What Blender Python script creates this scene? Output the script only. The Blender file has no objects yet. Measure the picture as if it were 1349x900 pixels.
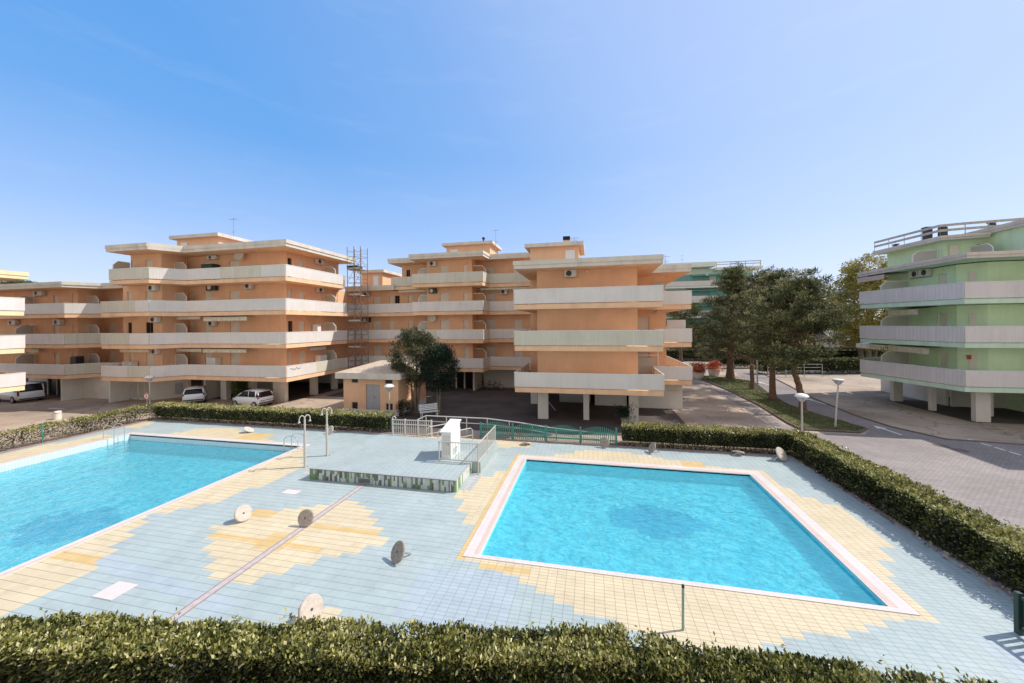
import bpy, math, random
import numpy as np
from mathutils import Vector, Matrix

R = math.radians
SC = bpy.context.scene
COL = SC.collection
random.seed(7)
RNG = np.random.default_rng(11)

# ------------------------------------------------------------------ camera
cam_d = bpy.data.cameras.new('camera')
cam_d.sensor_width = 36.0
cam_d.lens = 36.0 * 487.0 / 1349.0
cam_d.shift_y = -22.5 / 1349.0
cam_d.clip_start = 0.1
cam_d.clip_end = 3000.0
cam = bpy.data.objects.new('camera', cam_d)
COL.objects.link(cam)
cam.matrix_world = (Matrix.Translation((0, 0, 7.2)) @ Matrix.Rotation(R(12.19), 4, 'Z')
                    @ Matrix.Rotation(R(90), 4, 'X') @ Matrix.Rotation(R(-0.55), 4, 'Z'))
SC.camera = cam

# ------------------------------------------------------------------ sky, sun, exposure
SUN_EL, SUN_AZ = R(47.0), R(20.0)          # azimuth measured from +X towards +Y
to_sun = Vector((math.cos(SUN_EL) * math.cos(SUN_AZ), math.cos(SUN_EL) * math.sin(SUN_AZ), math.sin(SUN_EL)))
world = bpy.data.worlds.new('World')
SC.world = world
world.use_nodes = True
wn = world.node_tree
bg = wn.nodes['Background']
sky = wn.nodes.new('ShaderNodeTexSky')
sky.sky_type = 'NISHITA'
sky.sun_disc = False
sky.sun_elevation = SUN_EL
sky.sun_rotation = R(90) - SUN_AZ
sky.air_density = 1.0
sky.dust_density = 0.6
sky.ozone_density = 3.0
# clear spring sky: the Nishita sky blended with its measured colour by height and by angle from the sun
SKY_GAIN = 6.1
def wnode(kind, **kw):
    n = wn.nodes.new('ShaderNode' + kind)
    for k, v in kw.items():
        setattr(n, k, v)
    return n
def s2l(c):
    return tuple((x / 255 / 12.92 if x <= 10 else ((x / 255 + 0.055) / 1.055) ** 2.4) for x in c)
def wramp(sock, stops):
    r = wnode('ValToRGB')
    el = r.color_ramp.elements
    while len(el) < len(stops):
        el.new(0.5)
    for e, (q, c) in zip(el, stops):
        e.position = q
        e.color = (*c, 1)
    wn.links.new(sock, r.inputs['Fac'])
    return r.outputs['Color']
wtc = wnode('TexCoord')
wsep = wnode('SeparateXYZ')
wn.links.new(wtc.outputs['Generated'], wsep.inputs[0])
wdot = wnode('VectorMath', operation='DOT_PRODUCT')
wdot.inputs[1].default_value = to_sun
wn.links.new(wtc.outputs['Generated'], wdot.inputs[0])
by_height = wramp(wsep.outputs['Z'], [(0.0, s2l((214, 223, 243))), (0.10, s2l((193, 210, 243))), (0.22, s2l((154, 189, 240))), (0.40, s2l((104, 166, 233))), (0.62, s2l((88, 157, 230))), (1.0, s2l((80, 148, 222)))])
near_sun = wramp(wdot.outputs['Value'], [(0.05, (0, 0, 0)), (0.38, (0.18,) * 3), (0.64, (0.44,) * 3), (0.86, (0.62,) * 3), (1.0, (0.95,) * 3)])
wm1 = wnode('MixRGB')
wn.links.new(near_sun, wm1.inputs[0])
wn.links.new(by_height, wm1.inputs[1])
wm1.inputs[2].default_value = (*s2l((218, 226, 252)), 1)
# a few faint wisps of high cloud
wmap = wnode('Mapping')
wmap.inputs['Scale'].default_value = (2.2, 3.0, 15.0)
wmap.inputs['Rotation'].default_value = (0.25, 0.1, 0.3)
wn.links.new(wtc.outputs['Generated'], wmap.inputs['Vector'])
wnz = wnode('TexNoise')
wnz.inputs['Scale'].default_value = 1.6
wnz.inputs['Detail'].default_value = 9
wnz.inputs['Roughness'].default_value = 0.62
wn.links.new(wmap.outputs[0], wnz.inputs['Vector'])
wisp = wramp(wnz.outputs['Fac'], [(0.55, (0, 0, 0)), (0.68, (0.05,) * 3), (0.82, (0.20,) * 3)])
wmc = wnode('MixRGB')
wn.links.new(wisp, wmc.inputs[0])
wn.links.new(wm1.outputs[0], wmc.inputs[1])
wmc.inputs[2].default_value = (*s2l((236, 240, 252)), 1)
behind = wnode('MapRange')                       # bright fill added to the unseen sky behind the viewpoint to lift shaded fronts
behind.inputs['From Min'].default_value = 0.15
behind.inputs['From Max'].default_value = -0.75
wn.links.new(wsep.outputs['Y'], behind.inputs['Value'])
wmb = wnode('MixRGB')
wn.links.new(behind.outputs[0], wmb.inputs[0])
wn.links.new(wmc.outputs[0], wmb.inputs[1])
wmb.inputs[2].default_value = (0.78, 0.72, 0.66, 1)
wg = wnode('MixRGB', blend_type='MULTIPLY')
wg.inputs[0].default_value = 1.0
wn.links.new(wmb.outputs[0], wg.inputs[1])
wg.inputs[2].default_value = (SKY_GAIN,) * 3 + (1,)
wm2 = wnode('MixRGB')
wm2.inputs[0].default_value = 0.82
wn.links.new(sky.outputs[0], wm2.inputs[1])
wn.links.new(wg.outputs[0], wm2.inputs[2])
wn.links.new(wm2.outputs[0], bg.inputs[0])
bg.inputs[1].default_value = 0.125
sun_d = bpy.data.lights.new('sun', 'SUN')
sun_d.energy = 3.0
sun_d.angle = R(0.5)
sun_d.color = (1.0, 0.955, 0.88)
sun = bpy.data.objects.new('sun', sun_d)
COL.objects.link(sun)
sun.rotation_euler = to_sun.to_track_quat('Z', 'Y').to_euler()
SC.view_settings.view_transform = 'Standard'
SC.view_settings.look = 'None'
SC.view_settings.exposure = 0.60
SC.view_settings.gamma = 1.0
SC.view_settings.use_curve_mapping = False
SC.render.engine = 'CYCLES'
SC.cycles.max_bounces = 8
SC.cycles.transparent_max_bounces = 12

# ------------------------------------------------------------------ materials
def newmat(name):
    m = bpy.data.materials.new(name)
    m.use_nodes = True
    return m, m.node_tree, m.node_tree.nodes['Principled BSDF']

def N(t, kind, **kw):
    n = t.nodes.new('ShaderNode' + kind)
    for k, v in kw.items():
        setattr(n, k, v)
    return n

def coords(t, scale=(1, 1, 1)):
    tc = N(t, 'TexCoord')
    mp = N(t, 'Mapping')
    mp.inputs['Scale'].default_value = scale
    t.links.new(tc.outputs['Object'], mp.inputs['Vector'])
    return mp.outputs['Vector']

def ramp(t, fac, stops):
    r = N(t, 'ValToRGB')
    el = r.color_ramp.elements
    while len(el) < len(stops):
        el.new(0.5)
    for e, (p, c) in zip(el, stops):
        e.position = p
        e.color = (*c, 1)
    t.links.new(fac, r.inputs['Fac'])
    return r.outputs['Color']

def mul(c, k):
    return tuple(min(1.0, x * k) for x in c)

def mat(name, col, rough=0.7, var=0.12, scale=2.0, bump=0.0, bscale=40.0, metal=0.0, spec=None, streak=0.0, stripes=0.0, sdir=(1, 1, 0)):
    m, t, b = newmat(name)
    b.inputs['Roughness'].default_value = rough
    b.inputs['Metallic'].default_value = metal
    if spec is not None:
        b.inputs['Specular IOR Level'].default_value = spec
    out = None
    if var > 0:
        nz = N(t, 'TexNoise')
        nz.inputs['Scale'].default_value = scale
        nz.inputs['Detail'].default_value = 6
        t.links.new(coords(t), nz.inputs['Vector'])
        out = ramp(t, nz.outputs['Fac'], [(0.3, mul(col, 1 - var)), (0.7, mul(col, 1 + var))])
        if streak > 0:                       # rain streaks running down the face
            n2 = N(t, 'TexNoise')
            n2.inputs['Scale'].default_value = 1.0
            n2.inputs['Detail'].default_value = 5
            t.links.new(coords(t, (2.6, 2.6, 0.3)), n2.inputs['Vector'])
            s = ramp(t, n2.outputs['Fac'], [(0.45, (1, 1, 1)), (0.75, (1 - streak,) * 3)])
            mx = N(t, 'MixRGB', blend_type='MULTIPLY')
            mx.inputs[0].default_value = 1
            t.links.new(out, mx.inputs[1])
            t.links.new(s, mx.inputs[2])
            out = mx.outputs[0]
        t.links.new(out, b.inputs['Base Color'])
    else:
        b.inputs['Base Color'].default_value = (*col, 1)
    hgt = None
    if stripes > 0:                          # ribbed sheet
        tc = N(t, 'TexCoord')
        vm = N(t, 'VectorMath', operation='DOT_PRODUCT')
        vm.inputs[1].default_value = sdir
        t.links.new(tc.outputs['Object'], vm.inputs[0])
        ml = N(t, 'Math', operation='MULTIPLY')
        ml.inputs[1].default_value = 2 * math.pi / stripes
        t.links.new(vm.outputs['Value'], ml.inputs[0])
        sn = N(t, 'Math', operation='SINE')
        t.links.new(ml.outputs[0], sn.inputs[0])
        hgt = sn.outputs[0]
        bp = N(t, 'Bump')
        bp.inputs['Strength'].default_value = 0.6
        bp.inputs['Distance'].default_value = 0.007
        t.links.new(hgt, bp.inputs['Height'])
        t.links.new(bp.outputs[0], b.inputs['Normal'])
    elif bump > 0:
        n3 = N(t, 'TexNoise')
        n3.inputs['Scale'].default_value = bscale
        n3.inputs['Detail'].default_value = 4
        t.links.new(coords(t), n3.inputs['Vector'])
        bp = N(t, 'Bump')
        bp.inputs['Strength'].default_value = bump
        bp.inputs['Distance'].default_value = 0.02
        t.links.new(n3.outputs['Fac'], bp.inputs['Height'])
        t.links.new(bp.outputs[0], b.inputs['Normal'])
    return m

def tile_mat(name, col, col2, grout, bw=0.26, bh=0.13, mortar=0.007, rough=0.55, offset=0.0, var=0.10, patch=0.7, bump=0.25):
    m, t, b = newmat(name)
    b.inputs['Roughness'].default_value = rough
    br = N(t, 'TexBrick')
    br.offset = offset
    br.inputs['Scale'].default_value = 1
    br.inputs['Brick Width'].default_value = bw
    br.inputs['Row Height'].default_value = bh
    br.inputs['Mortar Size'].default_value = mortar
    br.inputs['Mortar Smooth'].default_value = 0.2
    br.inputs['Color1'].default_value = (*col, 1)
    br.inputs['Color2'].default_value = (*col2, 1)
    br.inputs['Mortar'].default_value = (*grout, 1)
    v = coords(t)
    t.links.new(v, br.inputs['Vector'])
    nz = N(t, 'TexNoise')
    nz.inputs['Scale'].default_value = patch
    nz.inputs['Detail'].default_value = 7
    nz.inputs['Roughness'].default_value = 0.65
    t.links.new(v, nz.inputs['Vector'])
    s = ramp(t, nz.outputs['Fac'], [(0.3, (1 - var,) * 3), (0.7, (1 + var * 0.3,) * 3)])
    mx = N(t, 'MixRGB', blend_type='MULTIPLY')
    mx.inputs[0].default_value = 1
    t.links.new(br.outputs['Color'], mx.inputs[1])
    t.links.new(s, mx.inputs[2])
    t.links.new(mx.outputs[0], b.inputs['Base Color'])
    if bump:
        bp = N(t, 'Bump', invert=True)
        bp.inputs['Strength'].default_value = bump
        bp.inputs['Distance'].default_value = 0.01
        t.links.new(br.outputs['Fac'], bp.inputs['Height'])
        t.links.new(bp.outputs[0], b.inputs['Normal'])
    return m

def leaf_mat(name, stops, rough=0.45, trans=0.25, gloss=0.5):
    """leaf colour picked per leaf from the 'tint' attribute"""
    m, t, b = newmat(name)
    at = N(t, 'Attribute', attribute_name='tint')
    c = ramp(t, at.outputs['Fac'], stops)
    t.links.new(c, b.inputs['Base Color'])
    b.inputs['Roughness'].default_value = rough
    b.inputs['Specular IOR Level'].default_value = gloss
    tr = N(t, 'BsdfTranslucent')
    t.links.new(c, tr.inputs['Color'])
    mx = N(t, 'MixShader')
    mx.inputs[0].default_value = trans
    t.links.new(b.outputs[0], mx.inputs[1])
    t.links.new(tr.outputs[0], mx.inputs[2])
    t.links.new(mx.outputs[0], t.nodes['Material Output'].inputs[0])
    return m

M = {}
M['orange'] = mat('orange_plaster', (0.84, 0.51, 0.305), 0.85, 0.07, 0.8, 0.15, 60, streak=0.05)
M['peach'] = mat('peach_slab_paint', (0.84, 0.54, 0.33), 0.85, 0.10, 1.2, 0.1, 60, streak=0.08)
M['roofconc'] = mat('weathered_roof_edge', (0.68, 0.61, 0.52), 0.85, 0.10, 1.0, 0.1, 50, streak=0.14)
M['rooftop'] = mat('roof_felt', (0.30, 0.27, 0.25), 0.9, 0.2, 0.8)
M['panel'] = mat('parapet_sheet', (0.73, 0.675, 0.625), 0.5, 0.05, 0.7, stripes=0.14, streak=0.08)
M['panelg'] = mat('ribbed_parapet_sheet', (0.73, 0.675, 0.65), 0.5, 0.05, 0.7, stripes=0.2, streak=0.08)
M['panelflat'] = mat('flat_parapet_sheet', (0.70, 0.655, 0.61), 0.45, 0.05, 0.7, streak=0.06)
M['panelolive'] = mat('aged_parapet_sheet', (0.62, 0.58, 0.47), 0.5, 0.05, 0.7, stripes=0.25, streak=0.08)
M['whitewall'] = mat('white_plaster', (0.72, 0.68, 0.61), 0.85, 0.06, 1.0, 0.1, 60, streak=0.05)
M['shutter'] = mat('beige_roller_shutter', (0.80, 0.72, 0.60), 0.6, 0.05, 1.0, stripes=0.055, sdir=(0, 0, 1))
M['reveal'] = mat('brown_screen_panel', (0.40, 0.22, 0.11), 0.9, 0.05)  # dark brown sheet of the white-framed privacy screens
M['screen'] = mat('frosted_screen', (0.50, 0.47, 0.40), 0.35, 0.05)
M['screenframe'] = mat('white_frame', (0.78, 0.77, 0.74), 0.4, 0.03)
M['white'] = mat('white_paint', (0.80, 0.80, 0.78), 0.4, 0.03)
M['acwhite'] = mat('appliance_white', (0.66, 0.64, 0.58), 0.45, 0.06, 5)
M['dark'] = mat('dark_grille', (0.04, 0.04, 0.04), 0.5, 0.1, 20)
M['glass'] = mat('dark_glass', (0.015, 0.015, 0.018), 0.12, 0.0, spec=0.25)
M['brownframe'] = mat('brown_wood', (0.13, 0.06, 0.03), 0.6, 0.15, 10)
M['awning'] = mat('cream_awning', (0.80, 0.74, 0.60), 0.8, 0.15, 3)
M['awningpink'] = mat('pink_awning', (0.62, 0.44, 0.38), 0.8, 0.1, 3)
M['green'] = mat('mint_plaster', (0.70, 0.86, 0.56), 0.85, 0.06, 0.8, 0.1, 60, streak=0.08)
M['greenslab'] = mat('mint_slab', (0.64, 0.80, 0.63), 0.85, 0.07, 1.0, streak=0.12)
M['teal'] = mat('teal_plaster', (0.25, 0.45, 0.41), 0.8, 0.1)
M['tealshade'] = mat('teal_awning', (0.20, 0.50, 0.46), 0.8, 0.1)
M['palegreen'] = mat('pale_green_plaster', (0.78, 0.83, 0.75), 0.85, 0.08)
M['metal'] = mat('grey_steel', (0.45, 0.44, 0.43), 0.35, 0.08, 5, metal=0.7)
M['steel'] = mat('polished_steel', (0.72, 0.72, 0.72), 0.18, 0.0, metal=1.0)
M['polecream'] = mat('cream_pole_paint', (0.53, 0.50, 0.44), 0.4, 0.06, 4)
M['rust'] = mat('scaffold_steel', (0.22, 0.17, 0.14), 0.6, 0.25, 6)
M['plank'] = mat('weathered_plank', (0.50, 0.46, 0.40), 0.8, 0.2, 5)
M['greypaint'] = mat('grey_door_paint', (0.40, 0.40, 0.42), 0.5, 0.05)
M['bark'] = mat('pine_bark', (0.16, 0.095, 0.06), 0.95, 0.45, 9, 0.9, 18)
M['barkgrey'] = mat('grey_bark', (0.20, 0.16, 0.12), 0.95, 0.3, 9, 0.6, 20)
M['twig'] = mat('hedge_twig', (0.10, 0.07, 0.045), 0.95, 0.3, 9)
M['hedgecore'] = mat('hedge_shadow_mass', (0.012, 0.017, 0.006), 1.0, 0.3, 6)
M['soil'] = mat('soil', (0.20, 0.15, 0.11), 1.0, 0.3, 4, 0.4, 20)
M['carwhite'] = mat('white_car_paint', (0.80, 0.80, 0.80), 0.2, 0.0)
M['tyre'] = mat('tyre_rubber', (0.02, 0.02, 0.02), 0.8, 0.0)
M['rim'] = mat('wheel_rim', (0.45, 0.45, 0.46), 0.3, 0.0, metal=0.6)
M['redlens'] = mat('red_lens', (0.16, 0.012, 0.012), 0.2, 0.0)
M['red'] = mat('red_paint', (0.55, 0.04, 0.03), 0.45, 0.05)
M['black'] = mat('black_plastic', (0.02, 0.02, 0.022), 0.5, 0.0)
M['concrete'] = mat('concrete_disc', (0.56, 0.48, 0.41), 0.85, 0.14, 9, 0.3, 40)
M['concretedark'] = mat('dark_concrete_disc', (0.34, 0.29, 0.24), 0.9, 0.25, 14, 0.4, 40)  # darker copy of the disc concrete, coloured to stand for shaded faces
M['coping'] = tile_mat('white_coping_tile', (0.71, 0.635, 0.60), (0.68, 0.61, 0.58), (0.52, 0.45, 0.42), 0.25, 0.25, 0.004, 0.5, bump=0.1)
M['copingpink'] = tile_mat('pink_gutter_tile', (0.66, 0.50, 0.43), (0.70, 0.55, 0.48), (0.50, 0.38, 0.33), 0.25, 0.12, 0.005, 0.5, bump=0.1)
M['drain'] = mat('mauve_drain', (0.50, 0.44, 0.42), 0.7, 0.15, 6)
M['terracotta'] = mat('terracotta_roof', (0.52, 0.24, 0.14), 0.85, 0.15, 3)
M['greenpaint'] = mat('green_fence_paint', (0.05, 0.23, 0.185), 0.55, 0.12, 5)
M['darkgreen'] = mat('dark_green_metal', (0.015, 0.045, 0.035), 0.5, 0.1)
M['yellow'] = mat('cream_slab_paint', (0.80, 0.68, 0.42), 0.85, 0.06, 1.0, streak=0.1)
M['grass'] = mat('lawn', (0.12, 0.125, 0.045), 0.95, 0.45, 1.6, 0.5, 60)
M['hutroof'] = mat('tan_hut_roof', (0.55, 0.44, 0.33), 0.85, 0.15, 3, 0.2, 30)
M['fencewhite'] = mat('chalky_white_metal', (0.60, 0.585, 0.55), 0.5, 0.06, 5)
M['kerb'] = mat('kerb_stone', (0.16, 0.12, 0.10), 0.9, 0.2, 4)
M['roadwhite'] = mat('road_paint', (0.75, 0.74, 0.72), 0.7, 0.15, 8)
M['redkerb'] = mat('red_kerb', (0.33, 0.24, 0.22), 0.85, 0.15, 4)
M['polegreen'] = mat('pale_green_pole', (0.33, 0.45, 0.37), 0.5, 0.1)

def lamp_glass():
    m, t, b = newmat('clear_lamp_glass')
    b.inputs['Base Color'].default_value = (0.85, 0.88, 0.9, 1)
    b.inputs['Roughness'].default_value = 0.1
    b.inputs['Transmission Weight'].default_value = 0.6
    return m
M['lampglass'] = lamp_glass()

def ground_mat():
    m, t, b = newmat('worn_asphalt')
    b.inputs['Roughness'].default_value = 0.92
    v = coords(t)
    nz = N(t, 'TexNoise')
    nz.inputs['Scale'].default_value = 0.16
    nz.inputs['Detail'].default_value = 8
    nz.inputs['Roughness'].default_value = 0.6
    t.links.new(v, nz.inputs['Vector'])
    a = ramp(t, nz.outputs['Fac'], [(0.32, (0.25, 0.19, 0.145)), (0.5, (0.42, 0.325, 0.25)), (0.68, (0.56, 0.44, 0.335))])
    n2 = N(t, 'TexNoise')
    n2.inputs['Scale'].default_value = 18
    n2.inputs['Detail'].default_value = 5
    t.links.new(v, n2.inputs['Vector'])
    s = ramp(t, n2.outputs['Fac'], [(0.3, (0.8, 0.8, 0.8)), (0.7, (1.1, 1.1, 1.1))])
    mx = N(t, 'MixRGB', blend_type='MULTIPLY')
    mx.inputs[0].default_value = 1
    t.links.new(a, mx.inputs[1])
    t.links.new(s, mx.inputs[2])
    vo = N(t, 'TexVoronoi', feature='DISTANCE_TO_EDGE')       # cracks
    vo.inputs['Scale'].default_value = 0.22
    n4 = N(t, 'TexNoise')
    n4.inputs['Scale'].default_value = 1.2
    t.links.new(v, n4.inputs['Vector'])
    ad = N(t, 'VectorMath', operation='ADD')
    t.links.new(v, ad.inputs[0])
    t.links.new(n4.outputs['Color'], ad.inputs[1])
    t.links.new(ad.outputs[0], vo.inputs['Vector'])
    ck = ramp(t, vo.outputs['Distance'], [(0.004, (0.45, 0.45, 0.45)), (0.012, (1, 1, 1))])
    m2 = N(t, 'MixRGB', blend_type='MULTIPLY')
    m2.inputs[0].default_value = 0.8
    t.links.new(mx.outputs[0], m2.inputs[1])
    t.links.new(ck, m2.inputs[2])
    t.links.new(m2.outputs[0], b.inputs['Base Color'])
    bp = N(t, 'Bump')
    bp.inputs['Strength'].default_value = 0.3
    bp.inputs['Distance'].default_value = 0.01
    t.links.new(n2.outputs['Fac'], bp.inputs['Height'])
    t.links.new(bp.outputs[0], b.inputs['Normal'])
    return m
M['ground'] = ground_mat()
M['asphalt'] = mat('dark_courtyard_asphalt', (0.085, 0.068, 0.060), 0.92, 0.3, 0.5, 0.3, 30)
M['pavers'] = tile_mat('brick_pavers', (0.30, 0.255, 0.24), (0.36, 0.31, 0.29), (0.16, 0.135, 0.125), 0.21, 0.105, 0.009, 0.85, 0.5, 0.3, 0.25, 0.4)

def water_mat(name):
    m, t, b = newmat(name)
    t.nodes.remove(b)
    v = coords(t)
    n1 = N(t, 'TexNoise')
    n1.inputs['Scale'].default_value = 1.5
    n1.inputs['Detail'].default_value = 5
    n1.inputs['Roughness'].default_value = 0.6
    n1.inputs['Distortion'].default_value = 0.8
    t.links.new(v, n1.inputs['Vector'])
    n2 = N(t, 'TexNoise')
    n2.inputs['Scale'].default_value = 6.0
    n2.inputs['Detail'].default_value = 3
    n2.inputs['Distortion'].default_value = 0.6
    t.links.new(v, n2.inputs['Vector'])
    ma = N(t, 'Math', operation='MULTIPLY_ADD')
    ma.inputs[1].default_value = 0.35
    t.links.new(n2.outputs['Fac'], ma.inputs[0])
    t.links.new(n1.outputs['Fac'], ma.inputs[2])
    bp = N(t, 'Bump')
    bp.inputs['Strength'].default_value = 0.85
    bp.inputs['Distance'].default_value = 0.11
    t.links.new(ma.outputs[0], bp.inputs['Height'])
    gl = N(t, 'BsdfGlossy')
    gl.inputs['Roughness'].default_value = 0.04
    t.links.new(bp.outputs[0], gl.inputs['Normal'])
    tr = N(t, 'BsdfTransparent')
    # noise in the tint paints the light wavelets would gather and spread
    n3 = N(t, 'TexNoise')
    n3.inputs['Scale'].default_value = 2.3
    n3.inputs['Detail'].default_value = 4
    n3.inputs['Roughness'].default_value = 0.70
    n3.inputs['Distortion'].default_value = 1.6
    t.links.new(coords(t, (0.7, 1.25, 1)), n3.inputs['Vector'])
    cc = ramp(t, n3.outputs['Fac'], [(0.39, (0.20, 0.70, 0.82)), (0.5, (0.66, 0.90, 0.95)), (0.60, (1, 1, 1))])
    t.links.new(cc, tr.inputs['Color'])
    rf = N(t, 'BsdfRefraction')
    rf.inputs['IOR'].default_value = 1.33
    rf.inputs['Roughness'].default_value = 0.0
    rf.inputs['Color'].default_value = (0.86, 0.97, 0.99, 1)
    t.links.new(bp.outputs[0], rf.inputs['Normal'])
    m0 = N(t, 'MixShader')
    m0.inputs[0].default_value = 0.12
    t.links.new(tr.outputs[0], m0.inputs[1])
    t.links.new(rf.outputs[0], m0.inputs[2])
    fr = N(t, 'Fresnel')
    fr.inputs['IOR'].default_value = 1.33
    t.links.new(bp.outputs[0], fr.inputs['Normal'])
    mx = N(t, 'MixShader')
    t.links.new(fr.outputs[0], mx.inputs[0])
    df = N(t, 'BsdfDiffuse')                 # faint turbidity
    df.inputs['Color'].default_value = (0.19, 0.68, 0.80, 1)
    m1 = N(t, 'MixShader')
    m1.inputs[0].default_value = 0.26
    t.links.new(m0.outputs[0], m1.inputs[1])
    t.links.new(df.outputs[0], m1.inputs[2])
    t.links.new(m1.outputs[0], mx.inputs[1])
    t.links.new(gl.outputs[0], mx.inputs[2])
    t.links.new(mx.outputs[0], t.nodes['Material Output'].inputs[0])
    return m
M['water'] = water_mat('pool_water')
M['basin'] = tile_mat('aqua_mosaic', (0.20, 0.80, 0.89), (0.24, 0.85, 0.92), (0.3, 0.80, 0.86), 0.1, 0.1, 0.004, 0.5, 0.0, 0.16, 0.9, 0)
M['basindark'] = tile_mat('deep_blue_mosaic', (0.05, 0.47, 0.68), (0.06, 0.52, 0.72), (0.09, 0.52, 0.66), 0.1, 0.1, 0.004, 0.5, 0.0, 0.1, 0.9, 0)
M['rimtile'] = tile_mat('pale_rim_tile', (0.60, 0.72, 0.74), (0.66, 0.76, 0.78), (0.42, 0.5, 0.5), 0.12, 0.12, 0.01, 0.4, 0.0, 0.05, 1, 0)

def deck_mat(name, col, col2, grout, var):
    """non-slip klinker: bold joints between courses on the left half, a finer square grid round the small pool"""
    m, t, b = newmat(name)
    b.inputs['Roughness'].default_value = 0.55
    v = coords(t)
    def brick(bw, bh, mo, g):
        br = N(t, 'TexBrick')
        br.offset = 0.0
        br.inputs['Scale'].default_value = 1
        br.inputs['Brick Width'].default_value = bw
        br.inputs['Row Height'].default_value = bh
        br.inputs['Mortar Size'].default_value = mo
        br.inputs['Mortar Smooth'].default_value = 0.15
        br.inputs['Color1'].default_value = (*col, 1)
        br.inputs['Color2'].default_value = (*col2, 1)
        br.inputs['Mortar'].default_value = (*g, 1)
        t.links.new(v, br.inputs['Vector'])
        return br
    fine = brick(0.26, 0.13, 0.0065, grout)
    faint = brick(0.26, 0.26, 0.004, mul(col, 0.82))
    course = brick(40.0, 0.26, 0.0085, (0, 0, 0))
    course.inputs['Color1'].default_value = (1, 1, 1, 1)
    course.inputs['Color2'].default_value = (1, 1, 1, 1)
    course.inputs['Mortar'].default_value = (*[g / c for g, c in zip(grout, col)], 1)
    ml = N(t, 'MixRGB', blend_type='MULTIPLY')
    ml.inputs[0].default_value = 1
    t.links.new(faint.outputs['Color'], ml.inputs[1])
    t.links.new(course.outputs['Color'], ml.inputs[2])
    sx = N(t, 'SeparateXYZ')
    t.links.new(v, sx.inputs[0])
    gt = N(t, 'Math', operation='GREATER_THAN')
    gt.inputs[1].default_value = -4.42
    t.links.new(sx.outputs['X'], gt.inputs[0])
    mm = N(t, 'MixRGB')
    t.links.new(gt.outputs[0], mm.inputs[0])
    t.links.new(ml.outputs[0], mm.inputs[1])
    t.links.new(fine.outputs['Color'], mm.inputs[2])
    nz = N(t, 'TexNoise')
    nz.inputs['Scale'].default_value = 0.6
    nz.inputs['Detail'].default_value = 8
    nz.inputs['Roughness'].default_value = 0.68
    t.links.new(v, nz.inputs['Vector'])
    s = ramp(t, nz.outputs['Fac'], [(0.28, (1 - var,) * 3), (0.72, (1 + var * 0.3,) * 3)])
    # single tiles a little lighter or darker than their neighbours
    wt = N(t, 'TexWhiteNoise', noise_dimensions='2D')
    sn = N(t, 'VectorMath', operation='SNAP')
    sn.inputs[1].default_value = (0.26, 0.13, 1)
    t.links.new(v, sn.inputs[0])
    t.links.new(sn.outputs[0], wt.inputs['Vector'])
    w = ramp(t, wt.outputs['Value'], [(0.0, (0.97,) * 3), (1.0, (1.02,) * 3)])
    # old puddle rings and grime
    n5 = N(t, 'TexNoise')
    n5.inputs['Scale'].default_value = 2.4
    n5.inputs['Detail'].default_value = 9
    n5.inputs['Roughness'].default_value = 0.72
    t.links.new(v, n5.inputs['Vector'])
    gr = ramp(t, n5.outputs['Fac'], [(0.30, (0.86, 0.85, 0.82)), (0.44, (1, 1, 1)), (0.60, (1, 1, 1)), (0.66, (0.95, 0.945, 0.93))])
    m4 = N(t, 'MixRGB', blend_type='MULTIPLY')
    m4.inputs[0].default_value = 1
    t.links.new(w, m4.inputs[1])
    t.links.new(gr, m4.inputs[2])
    m3 = N(t, 'MixRGB', blend_type='MULTIPLY')
    m3.inputs[0].default_value = 1
    t.links.new(s, m3.inputs[1])
    t.links.new(m4.outputs[0], m3.inputs[2])
    mx = N(t, 'MixRGB', blend_type='MULTIPLY')
    mx.inputs[0].default_value = 1
    t.links.new(mm.outputs[0], mx.inputs[1])
    t.links.new(m3.outputs[0], mx.inputs[2])
    t.links.new(mx.outputs[0], b.inputs['Base Color'])
    return m
M['deckblue'] = deck_mat('blue_deck_tile', (0.41, 0.485, 0.475), (0.44, 0.505, 0.495), (0.24, 0.28, 0.285), 0.14)
M['decksky'] = deck_mat('sky_blue_deck_tile', (0.415, 0.485, 0.52), (0.45, 0.51, 0.54), (0.25, 0.29, 0.32), 0.12)
M['deckbeige'] = deck_mat('beige_deck_tile', (0.67, 0.555, 0.365), (0.71, 0.595, 0.40), (0.34, 0.28, 0.19), 0.13)
M['deckorange'] = deck_mat('ochre_deck_tile', (0.66, 0.46, 0.19), (0.70, 0.50, 0.23), (0.42, 0.34, 0.22), 0.10)
M['deckpink'] = mat('pink_cover', (0.70, 0.60, 0.57), 0.7, 0.05, 5)

L_HEDGE = [(0.0, (0.008, 0.012, 0.004)), (0.33, (0.036, 0.048, 0.012)), (0.55, (0.12, 0.135, 0.030)), (0.78, (0.36, 0.34, 0.075)), (1.0, (0.66, 0.60, 0.30))]  # palest stop puts bright leaf glints into the colour
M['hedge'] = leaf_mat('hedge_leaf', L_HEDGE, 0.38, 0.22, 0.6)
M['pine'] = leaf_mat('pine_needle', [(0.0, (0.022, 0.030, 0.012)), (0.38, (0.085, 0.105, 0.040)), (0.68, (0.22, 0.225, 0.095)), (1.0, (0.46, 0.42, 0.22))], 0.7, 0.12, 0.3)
M['olive'] = leaf_mat('olive_leaf', [(0.0, (0.016, 0.022, 0.008)), (0.5, (0.055, 0.066, 0.026)), (0.8, (0.16, 0.155, 0.065)), (1.0, (0.32, 0.29, 0.13))], 0.5, 0.2, 0.5)
M['conifer'] = leaf_mat('dark_conifer_leaf', [(0.0, (0.006, 0.014, 0.008)), (0.6, (0.018, 0.036, 0.018)), (1.0, (0.05, 0.075, 0.035))], 0.6, 0.1, 0.4)
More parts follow.
